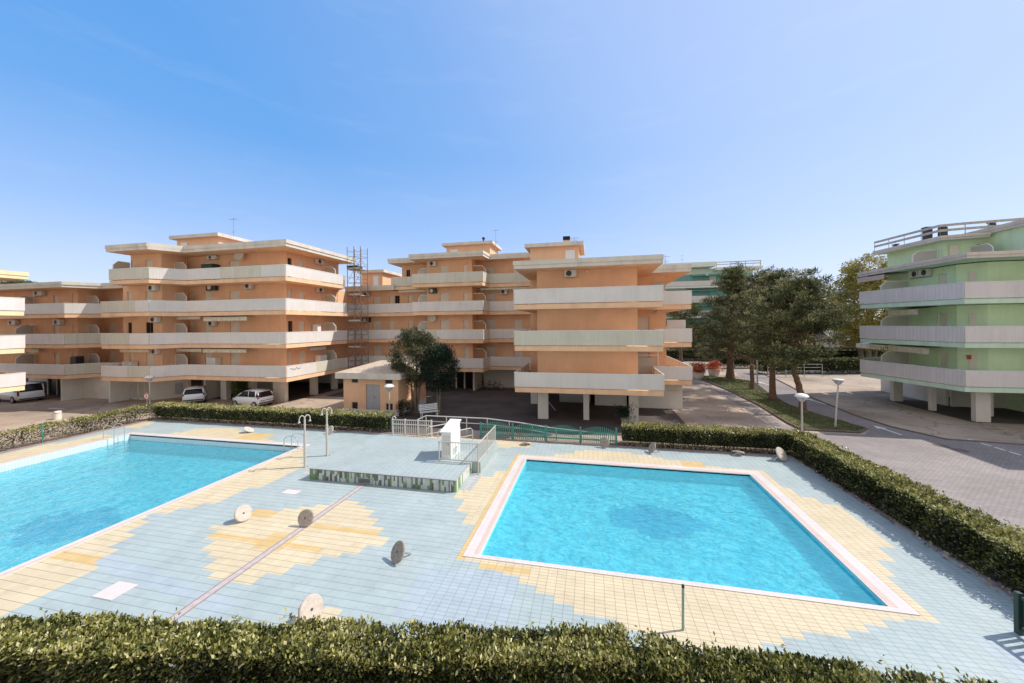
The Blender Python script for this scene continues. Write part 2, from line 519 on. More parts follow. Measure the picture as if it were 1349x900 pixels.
M['willow'] = leaf_mat('willow_leaf', [(0.0, (0.12, 0.12, 0.025)), (0.5, (0.30, 0.27, 0.06)), (1.0, (0.52, 0.42, 0.13))], 0.6, 0.35, 0.3)
M['farleaf'] = leaf_mat('far_tree_leaf', [(0.0, (0.03, 0.045, 0.012)), (0.5, (0.08, 0.10, 0.025)), (1.0, (0.20, 0.19, 0.05))], 0.6, 0.25, 0.3)
M['redleaf'] = leaf_mat('red_photinia_leaf', [(0.0, (0.10, 0.05, 0.015)), (0.35, (0.45, 0.08, 0.03)), (1.0, (0.80, 0.22, 0.09))], 0.5, 0.25, 0.5)
M['grassblade'] = leaf_mat('grass_blade', [(0.0, (0.05, 0.07, 0.015)), (0.6, (0.135, 0.145, 0.045)), (1.0, (0.27, 0.24, 0.10))], 0.7, 0.3, 0.3)
M['litter'] = leaf_mat('dry_leaf', [(0.0, (0.25, 0.18, 0.12)), (0.5, (0.48, 0.40, 0.33)), (1.0, (0.70, 0.64, 0.58))], 0.8, 0.1, 0.3)

# ------------------------------------------------------------------ object helpers
def org(o):
    v = Vector((0, 0, 0))
    while o is not None:
        v += o.location
        o = o.parent
    return v

def thing(name, label, cat, loc=(0, 0, 0), group=None):
    o = bpy.data.objects.new(name, None)
    o.empty_display_size = 0.3
    COL.objects.link(o)
    o.location = loc
    o['label'] = label
    o['category'] = cat
    if group:
        o['group'] = group
    return o

def structure(o):
    o['kind'] = 'structure'
    return o

def dup(root, loc, rz=0.0, label=None, scale=None):
    r = root.copy()
    COL.objects.link(r)
    r.location = loc
    r.rotation_euler = (0, 0, rz)
    if scale:
        r.scale = (scale,) * 3
    if label:
        r['label'] = label
    for ch in list(root.children):
        c = ch.copy()
        COL.objects.link(c)
        c.parent = r
        for g in list(ch.children):
            d = g.copy()
            COL.objects.link(d)
            d.parent = c
    return r

class MB:
    def __init__(s):
        s.v, s.f, s.m = [], [], []

    def add(s, vs, fs, mi=0):
        k = len(s.v)
        s.v += [tuple(p) for p in vs]
        for f in fs:
            s.f.append(tuple(i + k for i in f))
            s.m.append(mi)
        return s

    def box(s, x0, y0, z0, x1, y1, z1, mi=0):
        return s.add([(x0, y0, z0), (x1, y0, z0), (x1, y1, z0), (x0, y1, z0), (x0, y0, z1), (x1, y0, z1), (x1, y1, z1), (x0, y1, z1)],
                     [(3, 2, 1, 0), (4, 5, 6, 7), (0, 1, 5, 4), (1, 2, 6, 5), (2, 3, 7, 6), (3, 0, 4, 7)], mi)

    def obox(s, c, size, rz, mi=0):
        ca, sa = math.cos(rz), math.sin(rz)
        hx, hy, hz = size[0] / 2, size[1] / 2, size[2] / 2
        vs = []
        for dz in (-hz, hz):
            for dx, dy in ((-hx, -hy), (hx, -hy), (hx, hy), (-hx, hy)):
                vs.append((c[0] + dx * ca - dy * sa, c[1] + dx * sa + dy * ca, c[2] + dz))
        return s.add(vs, [(3, 2, 1, 0), (4, 5, 6, 7), (0, 1, 5, 4), (1, 2, 6, 5), (2, 3, 7, 6), (3, 0, 4, 7)], mi)

    def prism(s, poly, z0, z1, mi=0, top=None, bot=None):
        n = len(poly)
        k = len(s.v)
        s.v += [(x, y, z0) for x, y in poly] + [(x, y, z1) for x, y in poly]
        for i in range(n):
            j = (i + 1) % n
            s.f.append((k + i, k + j, k + n + j, k + n + i))
            s.m.append(mi)
        s.f.append(tuple(k + n + i for i in range(n)))
        s.m.append(mi if top is None else top)
        s.f.append(tuple(k + i for i in reversed(range(n))))
        s.m.append(mi if bot is None else bot)
        return s

    def tube(s, pts, r, n=8, mi=0, cap=True):
        pts = [Vector(p) for p in pts]
        rs = r if isinstance(r, (list, tuple)) else [r] * len(pts)
        k = len(s.v)
        up = None
        for i, p in enumerate(pts):
            d = (pts[min(i + 1, len(pts) - 1)] - pts[max(i - 1, 0)])
            if d.length < 1e-9:
                d = Vector((0, 0, 1))
            d.normalize()
            if up is None:
                a = Vector((0, 0, 1)) if abs(d.z) < 0.9 else Vector((1, 0, 0))
                up = d.cross(a).normalized()
            else:
                up = (up - d * up.dot(d))
                up = up.normalized() if up.length > 1e-6 else d.orthogonal().normalized()
            w = d.cross(up)
            for q in range(n):
                a = 2 * math.pi * q / n
                s.v.append(tuple(p + (up * math.cos(a) + w * math.sin(a)) * rs[i]))
        for i in range(len(pts) - 1):
            for q in range(n):
                b, c = k + i * n + q, k + i * n + (q + 1) % n
                s.f.append((b, c, c + n, b + n))
                s.m.append(mi)
        if cap:
            s.f.append(tuple(k + q for q in reversed(range(n))))
            s.m.append(mi)
            e = k + (len(pts) - 1) * n
            s.f.append(tuple(e + q for q in range(n)))
            s.m.append(mi)
        return s

    def lathe(s, prof, c, n=16, mi=0):
        k = len(s.v)
        for r, z in prof:
            for q in range(n):
                a = 2 * math.pi * q / n
                s.v.append((c[0] + r * math.cos(a), c[1] + r * math.sin(a), c[2] + z))
        for i in range(len(prof) - 1):
            for q in range(n):
                b, d = k + i * n + q, k + i * n + (q + 1) % n
                s.f.append((b, d, d + n, b + n))
                s.m.append(mi)
        s.f.append(tuple(k + q for q in reversed(range(n))))
        s.m.append(mi)
        e = k + (len(prof) - 1) * n
        s.f.append(tuple(e + q for q in range(n)))
        s.m.append(mi)
        return s

    def wallbar(s, p0, p1, z0, z1, th, mi=0):
        """upright sheet between two plan points"""
        d = Vector((p1[0] - p0[0], p1[1] - p0[1], 0))
        L = d.length
        c = ((p0[0] + p1[0]) / 2, (p0[1] + p1[1]) / 2, (z0 + z1) / 2)
        return s.obox(c, (L, th, z1 - z0), math.atan2(d.y, d.x), mi)

    def build(s, name, mats, parent=None, smooth=False):
        o = org(parent) if parent is not None else Vector((0, 0, 0))
        me = bpy.data.meshes.new(name)
        me.from_pydata([(x - o.x, y - o.y, z - o.z) for x, y, z in s.v], [], s.f)
        if not isinstance(mats, (list, tuple)):
            mats = [mats]
        for m in mats:
            me.materials.append(M[m] if isinstance(m, str) else m)
        if len(mats) > 1:
            me.polygons.foreach_set('material_index', s.m)
        if smooth:
            me.polygons.foreach_set('use_smooth', [True] * len(s.f))
        me.update()
        ob = bpy.data.objects.new(name, me)
        COL.objects.link(ob)
        if parent is not None:
            ob.parent = parent
        return ob

def tag(o, label, cat, group=None, kind=None):
    if label:
        o['label'] = label
        o['category'] = cat
    if group:
        o['group'] = group
    if kind:
        o['kind'] = kind
    return o

def inpoly(x, y, poly):
    c = False
    n = len(poly)
    for i in range(n):
        x0, y0 = poly[i]
        x1, y1 = poly[(i + 1) % n]
        if (y0 > y) != (y1 > y) and x < (x1 - x0) * (y - y0) / (y1 - y0) + x0:
            c = not c
    return c

# ---- leaves: every leaf a small folded blade -------------------------------
def leaves(name, P, D, size, aspect, material, parent, tint, spread=0.9, jitter=0.35):
    """P positions (n,3), D outward directions (n,3)"""
    n = len(P)
    d = D + RNG.normal(0, spread, (n, 3))
    d /= np.linalg.norm(d, axis=1, keepdims=True) + 1e-9
    a = np.cross(d, RNG.normal(0, 1, (n, 3)))
    a /= np.linalg.norm(a, axis=1, keepdims=True) + 1e-9
    w = np.cross(a, d)
    L = (size * (1 + RNG.uniform(-jitter, jitter, n)))[:, None]
    W = L * aspect
    v = np.empty((n, 4, 3))
    v[:, 0] = P
    v[:, 1] = P + d * L * 0.5 + a * W * 0.5 + w * W * 0.15
    v[:, 2] = P + d * L
    v[:, 3] = P + d * L * 0.5 - a * W * 0.5 + w * W * 0.15
    o = org(parent) if parent is not None else Vector((0, 0, 0))
    v -= np.array((o.x, o.y, o.z))
    me = bpy.data.meshes.new(name)
    me.vertices.add(n * 4)
    me.vertices.foreach_set('co', v.reshape(-1))
    me.loops.add(n * 4)
    me.loops.foreach_set('vertex_index', np.arange(n * 4, dtype=np.int32))
    me.polygons.add(n)
    me.polygons.foreach_set('loop_start', np.arange(0, n * 4, 4, dtype=np.int32))
    me.materials.append(M[material])
    at = me.attributes.new('tint', 'FLOAT', 'POINT')
    at.data.foreach_set('value', np.repeat(np.clip(tint, 0, 1), 4).astype(np.float32))
    me.update()
    me.validate()
    ob = bpy.data.objects.new(name, me)
    COL.objects.link(ob)
    if parent is not None:
        ob.parent = parent
    return ob

def lump(P, s=1.0, seed=0.0):
    x, y, z = P[:, 0] * s + seed, P[:, 1] * s + seed * 1.7, P[:, 2] * s
    return (np.sin(1.7 * x + 1.1 * y) + np.sin(2.9 * y - 1.3 * x + 2 * z) + np.sin(4.7 * x + 3.9 * z + 1.0) + np.sin(5.3 * y + 2.2 * z)) / 4

def hedge(label, path, width, height, leaf=0.085, dens=420, seed=0.0, thin=0.0, bare=0.12, fresh_sunlit=0.25, litter=True, group='clipped hedges around the pool', core=True, mat_='hedge'):
    """leafy hedge along a plan polyline (centre line); leaves fill a shell round a near-black core painted as inner shade"""
    root = thing('hedge', label, 'hedge', (path[0][0], path[0][1], 0), group)
    Ps, Ds, Ts = [], [], []
    cm = MB()
    tw = MB()
    for i in range(len(path) - 1):
        a, b = Vector((*path[i], 0)), Vector((*path[i + 1], 0))
        d = b - a
        L = d.length
        d.normalize()
        s = Vector((d.y, -d.x, 0))
        per = width + 2 * height
        n = int(L * per * dens)
        t = RNG.uniform(-0.05, L + 0.05, n)
        u = RNG.uniform(0, per, n)
        off = np.zeros(n)
        zz = np.zeros(n)
        nx = np.zeros((n, 3))
        dv, sv = np.array(d), np.array(s)
        side1 = u < height
        side2 = u > height + width
        top = ~(side1 | side2)
        off[side1] = -width / 2
        zz[side1] = u[side1]
        nx[side1] = -sv
        off[side2] = width / 2
        zz[side2] = u[side2] - height - width
        nx[side2] = sv
        off[top] = u[top] - height - width / 2
        zz[top] = height
        nx[top] = (0, 0, 1)
        # ends
        P = np.array(a)[None, :] + dv * t[:, None] + sv * off[:, None]
        P[:, 2] = zz
        inset = np.abs(RNG.normal(0, 0.09, n))
        lb = lump(P, 1.3, seed) * 0.13 + lump(P, 4.0, seed + 3) * 0.06
        P += nx * (lb - inset)[:, None]
        # round the shoulders
        sh = np.clip((zz - (height - 0.18)) / 0.18, 0, 1) * (~top)
        P -= nx * (sh * 0.09)[:, None]
        # bare foot: fewer leaves low down
        low = zz / height
        keep = RNG.uniform(0, 1, n) < np.clip((low - bare + 0.25) / 0.35, 0.12, 1)
        if thin > 0:
            keep &= (lump(P, 0.9, seed + 9) + RNG.normal(0, 0.25, n)) > (thin - 0.9)
        P, nx, top_, lw = P[keep], nx[keep], top[keep], low[keep]
        dd = nx * 0.7 + np.array((0, 0, 0.55))
        ti = 0.31 + fresh_sunlit * top_ + RNG.normal(0, 0.20, len(P)) + lump(P, 0.8, seed + 5) * 0.14 + lump(P, 3.1, seed + 2) * 0.16 + 0.10 * (lw > 0.85) + (RNG.uniform(0, 1, len(P)) < 0.05) * 0.3  # tops paler: young growth plus sunlight put into the leaf colour
        # stray shoots above the top
        k = int(L * 9)
        if k:
            t2 = RNG.uniform(0, L, k)
            o2 = RNG.uniform(-width / 2, width / 2, k)
            for q in range(k):
                base = np.array(a) + dv * t2[q] + sv * o2[q]
                hh = RNG.uniform(0.04, 0.20)
                m_ = 5
                zs = np.linspace(0, hh, m_)
                pp = np.repeat(base[None, :], m_, 0) + RNG.normal(0, 0.02, (m_, 3))
                pp[:, 2] = height + zs
                Ps.append(pp)
                Ds.append(np.tile((0, 0, 0.6), (m_, 1)))
                Ts.append(RNG.normal(0.7, 0.15, m_))
        Ps.append(P)
        Ds.append(dd)
        Ts.append(ti)
        rz = math.atan2(d.y, d.x)
        c = (a + b) / 2
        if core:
            cm.obox((c.x, c.y, height * 0.56), (L + 0.1, max(0.1, width - 0.42), height * 0.66), rz)  # near-black solid block stands in for the shaded inside of the hedge
        for q in range(int(L * 2.4)):
            tt = random.uniform(0, L)
            oo = random.uniform(-width * 0.36, width * 0.36)
            p = a + d * tt + s * oo
            e = p + Vector((random.uniform(-.2, .2), random.uniform(-.2, .2), height * random.uniform(0.5, 0.85)))
            if not core:
                tw = MB()
            tw.tube([p, (p + e) / 2 + Vector((random.uniform(-.06, .06), random.uniform(-.06, .06), 0)), e], [0.022, 0.016, 0.008] if core else [0.045, 0.03, 0.012], 5)
            if not core:
                for kk in range(3):
                    m_ = (p + e) / 2
                    tw.tube([m_, m_ + Vector((random.uniform(-.4, .4), random.uniform(-.4, .4), height * .4))], [0.025, 0.01], 5)
                if q % 2 == 0:
                    tw.build('stem', 'barkgrey', root)
    P = np.concatenate(Ps)
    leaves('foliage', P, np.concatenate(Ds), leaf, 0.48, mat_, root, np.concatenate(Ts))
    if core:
        cm.build('inner_shade_mass', 'hedgecore', root)
    if core:
        tw.build('stem', 'twig', root)
    return root

def clumps_to_leaves(name, C, rad, per, size, aspect, material, parent, up=0.5, tint0=0.5, tvar=0.18, centre=None):
    C = np.array(C)
    rad = np.array(rad)
    n = len(C) * per
    off = RNG.normal(0, 0.45, (n, 3))
    off[:, 2] *= 0.7
    P = np.repeat(C, per, 0) + off * np.repeat(rad, per)[:, None]
    D = off.copy()
    D /= np.linalg.norm(D, axis=1, keepdims=True) + 1e-9
    D[:, 2] += up
    ti = tint0 + np.repeat(RNG.normal(0, tvar, len(C)), per) + RNG.normal(0, 0.14, n)
    return leaves(name, P, D, size, aspect, material, parent, ti, 0.6)

def limb(mb, p, d, L, r, steps=5, bend=0.25, gravity=0.0):
    p, d = Vector(p), Vector(d).normalized()
    pts, rs = [p.copy()], [r]
    for i in range(steps):
        d = (d + Vector((random.gauss(0, bend), random.gauss(0, bend), random.gauss(0, bend * 0.6) + gravity))).normalized()
        p = p + d * (L / steps)
        pts.append(p.copy())
        rs.append(r * (1 - 0.75 * (i + 1) / steps))
    mb.tube(pts, rs, 7)
    return pts

# ================================================================== ground, roads, deck
def sheet(name, poly, z, material):
    mb = MB()
    mb.add([(x, y, z) for x, y in poly], [tuple(range(len(poly)))])
    return structure(mb.build(name, material))

HOLES = [(-31.0, -9.0, -16.9, 19.3), (-3.8, 10.9, 7.6, 19.7)]      # the two pools cut through the ground
def ground_with_holes(name, z, material):
    xs = sorted({-900.0, -120.0, 120.0, 900.0} | {h[0] for h in HOLES} | {h[2] for h in HOLES})
    ys = sorted({-200.0, 140.0, 1500.0} | {h[1] for h in HOLES} | {h[3] for h in HOLES})
    mb = MB()
    for i in range(len(xs) - 1):
        for j in range(len(ys) - 1):
            cx, cy = (xs[i] + xs[i + 1]) / 2, (ys[j] + ys[j + 1]) / 2
            if any(h[0] < cx < h[2] and h[1] < cy < h[3] for h in HOLES):
                continue
            mb.add([(xs[i], ys[j], z), (xs[i + 1], ys[j], z), (xs[i + 1], ys[j + 1], z), (xs[i], ys[j + 1], z)], [(0, 1, 2, 3)])
    return structure(mb.build(name, material))
ground_with_holes('ground', -0.03, 'ground')
sheet('courtyard', [(-20.6, 24.2), (-3.2, 24.2), (6.5, 25.2), (6.5, 40.5), (-27.0, 41.0), (-27.0, 33.2), (-20.6, 33.2)], -0.026, 'asphalt')
sheet('road', [(11.0, 5.0), (40.0, 5.0), (40.0, 26.9), (24.4, 26.9), (20.8, 27.3), (19.7, 30.0), (19.5, 33.4), (20.2, 40.0), (22.4, 52.0), (23.2, 60.0),
               (20.4, 60.0), (18.6, 50.5), (16.6, 38.0), (17.3, 31.5), (17.9, 28.9), (16.9, 27.7), (13.5, 27.6), (13.2, 29.5), (13.75, 36.0), (13.7, 43.7), (12.6, 43.7), (12.4, 30.0), (11.0, 24.0)], -0.022, 'pavers')
sheet('parking_floor', [(26.2, 32.4), (46, 32.4), (46, 45.9), (30.4, 45.9), (30.4, 40.4), (26.2, 40.4)], -0.024, 'asphalt')
sheet('parking_floor', [(-45.0, 30.2), (-28.4, 30.2), (-28.4, 41.2), (-45.0, 41.2)], -0.0235, 'asphalt')
sheet('parking_floor', [(-76.0, 28.6), (-52.2, 28.6), (-52.2, 36.0), (-76.0, 36.0)], -0.0245, 'asphalt')
mb = MB()
mb.tube([(40, 26.9, -0.03), (24.4, 26.95, -0.03), (20.9, 27.4, -0.03), (19.8, 30.0, -0.03), (19.6, 33.4, -0.03), (20.3, 40.0, -0.03), (22.5, 52.0, -0.03), (23.3, 60.0, -0.03)], 0.09, 6)
structure(mb.build('road_gutter', 'kerb'))

# grass island under the pines
ISL = [(13.55, 28.1), (16.8, 28.0), (17.75, 28.9), (17.45, 30.4), (16.8, 33.0), (16.45, 36.0), (17.2, 41.5), (18.5, 47.6), (18.6, 50.2), (16.5, 52.6), (14.6, 53.6), (13.3, 51.8), (14.0, 43.7), (14.05, 36.0), (13.5, 29.6)]
mb = MB()
mb.prism(ISL, -0.03, 0.07)
structure(mb.build('lawn', 'grass'))
mb = MB()
mb.tube([(x, y, 0.05) for x, y in ISL + ISL[:1]], 0.07, 6)
structure(mb.build('kerb', 'kerb'))
pts = []
while len(pts) < 16000:
    x, y = random.uniform(13, 19), random.uniform(27.8, 54)
    if inpoly(x, y, ISL):
        pts.append((x, y, 0.06))
P = np.array(pts)
g = leaves('grass', P, np.tile((0, 0, 1.0), (len(P), 1)), 0.12, 0.16, 'grassblade', None, 0.5 + lump(P, 0.9) * 0.4 + RNG.normal(0, .15, len(P)), 0.45)
g['kind'] = 'stuff'

# painted arrows and bay lines on the road
mb = MB()
def arrow(x, y, rz, L=2.4):
    ca, sa = math.cos(rz), math.sin(rz)
    def T(p):
        return (x + p[0] * ca - p[1] * sa, y + p[0] * sa + p[1] * ca, -0.017)
    mb.add([T(p) for p in ((-0.07, -L / 2), (0.07, -L / 2), (0.07, L / 6), (-0.07, L / 6))], [(0, 1, 2, 3)])
    mb.add([T(p) for p in ((-0.30, L / 6), (0.30, L / 6), (0, L / 2))], [(0, 1, 2)])
arrow(19.0, 29.1, R(4), 2.2)
arrow(19.7, 38.7, R(6), 3.0)
arrow(19.7, 48.5, R(6), 3.0)
for k in range(5):
    mb.box(22.2, 24.2 + k * 0.75, -0.03, 22.32, 24.75 + k * 0.75, -0.016)
mb.box(-48.4, 23.9, -0.03, -46.4, 24.02, -0.02)
mb.add([(-3.1, 31.0, -0.02), (-3.0, 31.0, -0.02), (-4.6, 36.5, -0.02), (-4.7, 36.5, -0.02)][::-1], [(0, 1, 2, 3)])
structure(mb.build('road_marking', 'roadwhite'))
mb = MB()
for x, y in ((19.6, 26.0), (19.9, 25.3)):
    mb.lathe([(0.36, -0.03), (0.36, -0.015), (0.30, -0.012)], (x, y, 0), 18)
structure(mb.build('manhole_cover', 'kerb'))

# ---------------- tiled deck, laid in rows of tiles; colours change tile by tile
TW, TH = 0.26, 0.13
def ynear(x):
    return 7.15 if x > 0.5 else 7.15 - (0.5 - x) * 0.195
def xright(y):
    return 10.33 + (22.3 - y) * 0.03
DIAMOND = [(-10.1, 13.45), (-9.3, 13.45), (-6.75, 11.2), (-9.6, 8.5), (-10.9, 8.5), (-13.4, 10.6), (-13.1, 11.4)]
BEIGE = [DIAMOND,
         [(-17.2, 6.9), (-17.2, 11.0), (-16.4, 10.75), (-15.3, 9.1), (-14.3, 7.3), (-14.6, 6.2), (-17.2, 5.5)],
         [(-17.2, 10.9), (-16.2, 11.3), (-15.2, 12.3), (-14.6, 14.4), (-14.4, 15.8), (-15.0, 16.8), (-17.2, 19.4)],
         [(-28.4, 19.1), (-27.3, 20.9), (-26.5, 21.4), (-24.7, 21.4), (-22.2, 20.6), (-18.6, 19.2)],
         [(-31.0, 5.0), (-31.0, 18.8), (-32.7, 18.6), (-33.3, 14.8), (-33.3, 5.0)],
         [(-33.6, 20.2), (-33.6, 22.3), (-32.4, 21.5), (-31.9, 20.2)],
         [(-3.6, 18.7), (-4.5, 17.6), (-5.15, 16.5), (-5.6, 14.6), (-4.5, 12.8), (-3.6, 12.3)],
         [(-3.3, 19.2), (-2.1, 20.2), (-0.4, 21.4), (1.5, 21.5), (3.2, 21.1), (5.9, 20.2), (7.1, 19.2)],
         [(-3.4, 10.9), (-0.1, 9.35), (1.7, 8.6), (2.6, 8.7), (7.4, 10.75), (7.4, 11.1), (-3.4, 11.1)],
         [(7.6, 18.8), (8.4, 17.7), (9.1, 16.8), (9.6, 15.4), (9.4, 14.3), (8.3, 12.7), (7.6, 11.8)],
         [(-7.3, 7.85), (-6.7, 8.3), (-5.6, 7.85), (-5.6, 6.0), (-7.3, 6.0)],
         [(-12.5, 21.9), (-9.0, 20.3), (-3.5, 21.3), (-3.5, 22.3), (-12.5, 22.3)]]
OCHRE = [[(-9.9, 11.66), (-7.2, 11.66), (-7.2, 11.4), (-9.9, 11.4)], [(-13.0, 10.53), (-8.6, 10.53), (-8.6, 10.27), (-13.0, 10.27)], [(-10.8, 10.92), (-10.0, 10.92), (-10.0, 10.0), (-10.8, 10.0)],
         [(-12.9, 12.1), (-11.9, 12.1), (-11.9, 11.6), (-12.9, 11.6)], [(-17.2, 8.6), (-14.9, 8.6), (-14.9, 8.3), (-17.2, 8.3)],
         [(-22.7, 20.9), (-20.8, 20.9), (-20.8, 19.3), (-22.7, 19.3)], [(4.3, 20.8), (5.5, 20.8), (5.5, 19.6), (4.3, 19.6)], [(-3.4, 10.75), (-1.9, 10.75), (-1.9, 10.5), (-3.4, 10.5)],
         [(-4.2, 20.05), (-3.96, 20.05), (-3.96, 10.7), (-4.2, 10.7)]]
BAND = [[(-4.25, 10.75), (8.0, 10.75), (8.0, 20.05), (-4.25, 20.05)]]
SKYT = [[(-4.9, 8.2), (-2.2, 8.2), (-2.2, 10.4), (-4.9, 10.4)], [(-15.4, 8.9), (-9.0, 7.9), (-9.0, 7.4), (-15.4, 8.4)], [(8.6, 8.0), (10.3, 8.0), (9.0, 10.2), (8.2, 10.6)]]
PINK = [(-13.2, 7.3, -12.5, 7.9), (-13.2, 13.5, -12.5, 13.85)]
NEAR_IN = [(-30.65, 13.0, -17.14, 19.0), (-3.47, 11.06, 7.22, 19.4)]
mb = MB()
ny = int((22.3 - 4.0) / TH)
i0 = int(-33.7 / TW) - 1
for j in range(ny + 1):
    y0 = 22.3 - (j + 1) * TH
    yc = y0 + TH / 2
    run = None
    for i in range(i0, int(11.0 / TW) + 2):
        x0 = i * TW
        xc = x0 + TW / 2
        k = None
        if -33.6 < xc < xright(yc) and yc > ynear(xc) and not (-31.0 < xc < -16.95 and -8 < yc < 19.1) and not (-3.75 < xc < 7.5 and 10.95 < yc < 19.65):
            k = 0
            xq = (math.floor(xc / 0.52) + 0.5) * 0.52
            yq = 22.3 - (math.floor((22.3 - yc) / 0.26) + 0.5) * 0.26
            if any(inpoly(xq, yq, p) for p in BEIGE) or inpoly(xc, yc, BAND[0]):
                k = 1
                if any(inpoly(xc, yc, p) for p in OCHRE):
                    k = 2
            elif any(inpoly(xc, yc, p) for p in SKYT):
                k = 3
            elif any(inpoly(xc, yc, p) for p in OCHRE):
                k = 2
        if run is not None and k != run[1]:
            if run[1] is not None:
                mb.add([(run[0], y0, 0), (x0, y0, 0), (x0, y0 + TH, 0), (run[0], y0 + TH, 0)], [(0, 1, 2, 3)], run[1])
            run = (x0, k)
        elif run is None:
            run = (x0, k)
structure(mb.build('pool_deck', ['deckblue', 'deckbeige', 'deckorange', 'decksky']))
mb = MB()
for a, b, c, d in PINK:
    mb.box(a, b, 0.0, c, d, 0.012)
structure(mb.build('deck_cover_plate', 'deckpink'))
mb = MB()
mb.box(-10.29, 4.2, -0.02, -10.07, 14.95, 0.004)
for xx in (-10.31, -10.09):
    mb.box(xx, 4.2, -0.02, xx + 0.035, 14.95, 0.012, 1)
mb.box(-5.55, 15.1, -0.02, -5.42, 21.5, 0.006)
mb.box(-5.25, 15.3, -0.02, -5.19, 20.2, 0.006)
structure(mb.build('drain_channel', ['drain', 'redkerb']))
mb = MB()
for x, y in ((-13.7, 15.6), (-13.6, 17.9)):
    mb.box(x - 0.22, y - 0.16, 0, x + 0.22, y + 0.16, 0.008)
structure(mb.build('drain_grate', 'drain'))
mb = MB()
mb.box(-33.75, 5, -0.03, -33.62, 22.4, 0.06)
mb.box(-33.75, 22.32, -0.03, 10.3, 22.45, 0.05)
mb.add([(10.30, 22.3, 0.05), (10.42, 22.3, 0.05), (10.92, 5.5, 0.05), (10.80, 5.5, 0.05), (10.30, 22.3, -0.03), (10.42, 22.3, -0.03), (10.92, 5.5, -0.03), (10.80, 5.5, -0.03)],
       [(0, 1, 2, 3), (0, 3, 7, 4), (1, 5, 6, 2)])
structure(mb.build('deck_kerb', 'redkerb'))
sheet('flower_bed', [(-34.8, 3), (-33.75, 3), (-33.75, 22.45), (-34.8, 23.6)], -0.02, 'soil')
sheet('hedge_bed', [(10.6, 4), (11.9, 4), (11.6, 23.6), (1.4, 23.6), (1.4, 22.45), (10.35, 22.45)], -0.016, 'soil')
sheet('hedge_bed', [(-34.8, 23.6), (-33.75, 22.45), (-12.9, 22.45), (-12.9, 23.5)], -0.014, 'soil')

# ---------------- pools
def pool(label, x0, y0, x1, y1, depth, level, cop, dark, tiled_rim):
    t = thing('swimming_pool', label, 'pool', ((x0 + x1) / 2, (y0 + y1) / 2, 0))
    l, r, f, b = cop                                         # coping widths left, right, front, back
    mb = MB()
    z1 = 0.022
    mb.box(x0 - l, y0 - f, -0.08, x1 + r, y0, z1)
    mb.box(x0 - l, y1, -0.08, x1 + r, y1 + b, z1)
    mb.box(x0 - l, y0, -0.08, x0 - 0.001, y1, z1)
    mb.box(x1 + 0.001, y0, -0.08, x1 + r, y1, z1)
    mb.build('coping', 'coping', t)
    mb = MB()
    g = 0.16
    if l > 0.4:
        mb.box(x0 - g - 0.05, y0 + 0.004, 0.0, x0 - 0.05, y1 - 0.004, z1 + 0.004)
        mb.box(x1 + 0.05, y0 + 0.004, 0.0, x1 + g + 0.05, y1 - 0.004, z1 + 0.004)
        mb.box(x0, y1 + 0.08, 0.0, x1, y1 + 0.2, z1 + 0.004)
    else:
        mb.box(x1 + r - 0.12, y0, 0.0, x1 + r - 0.005, y1, z1 + 0.004)
    mb.build('overflow_gutter', 'copingpink', t)
    mb = MB()
    d = -depth
    mb.add([(x0, y0, d), (x1, y0, d), (x1, y1, d), (x0, y1, d)], [(0, 1, 2, 3)])
    c, e = dark
    # stepped darker mosaic motif in the pool floor
    zl = level - 0.10
    for a, b_ in (((x0, y0), (x1, y0)), ((x1, y0), (x1, y1)), ((x1, y1), (x0, y1)), ((x0, y1), (x0, y0))):
        mb.add([(*a, d), (*b_, d), (*b_, zl), (*a, zl)], [(0, 1, 2, 3)], 0)
        mb.add([(*a, zl), (*b_, zl), (*b_, -0.02), (*a, -0.02)], [(0, 1, 2, 3)], 1 if tiled_rim else 0)
    mb.build('basin', ['basin', 'rimtile'], t)
    mb = MB()
    cx, cy = c
    rows = [0.2, 0.48, 0.75, 0.92, 1.0, 0.9, 0.78, 0.5, 0.22]
    hh = e[1] / len(rows)
    for k, w in enumerate(rows):
        sk = 0.05 * math.sin(k * 2.1) * e[0]
        ya = cy - e[1] / 2 + k * hh
        mb.add([(cx - e[0] / 2 * w + sk, ya, d + 0.004), (cx + e[0] / 2 * w + sk, ya, d + 0.004), (cx + e[0] / 2 * w + sk, ya + hh, d + 0.004), (cx - e[0] / 2 * w + sk, ya + hh, d + 0.004)], [(0, 1, 2, 3)])
    mb.build('floor_mosaic', 'basindark', t)
    w = MB()
    w.add([(x0, y0, level), (x1, y0, level), (x1, y1, level), (x0, y1, level)], [(0, 1, 2, 3)])
    structure(w.build('water', 'water'))
    return t
pool('square swimming pool with pink gutter tiles in front of the right-hand hedge', -3.47, 11.06, 7.22, 19.40, 0.55, -0.10, (0.52, 0.54, 0.17, 0.46), ((2.35, 15.3), (3.8, 2.6)), False)
pool('large long swimming pool with a pale tile rim, at the left of the deck', -30.65, -8.0, -17.14, 19.0, 1.05, -0.36, (0.40, 0.34, 0.30, 0.42), ((-21.5, 11.2), (4.4, 3.0)), True)

# ================================================================== buildings
F1, FH = 2.60, 3.02
def fz(f):
    return F1 + FH * (f - 1)
DOOR_H = 2.12

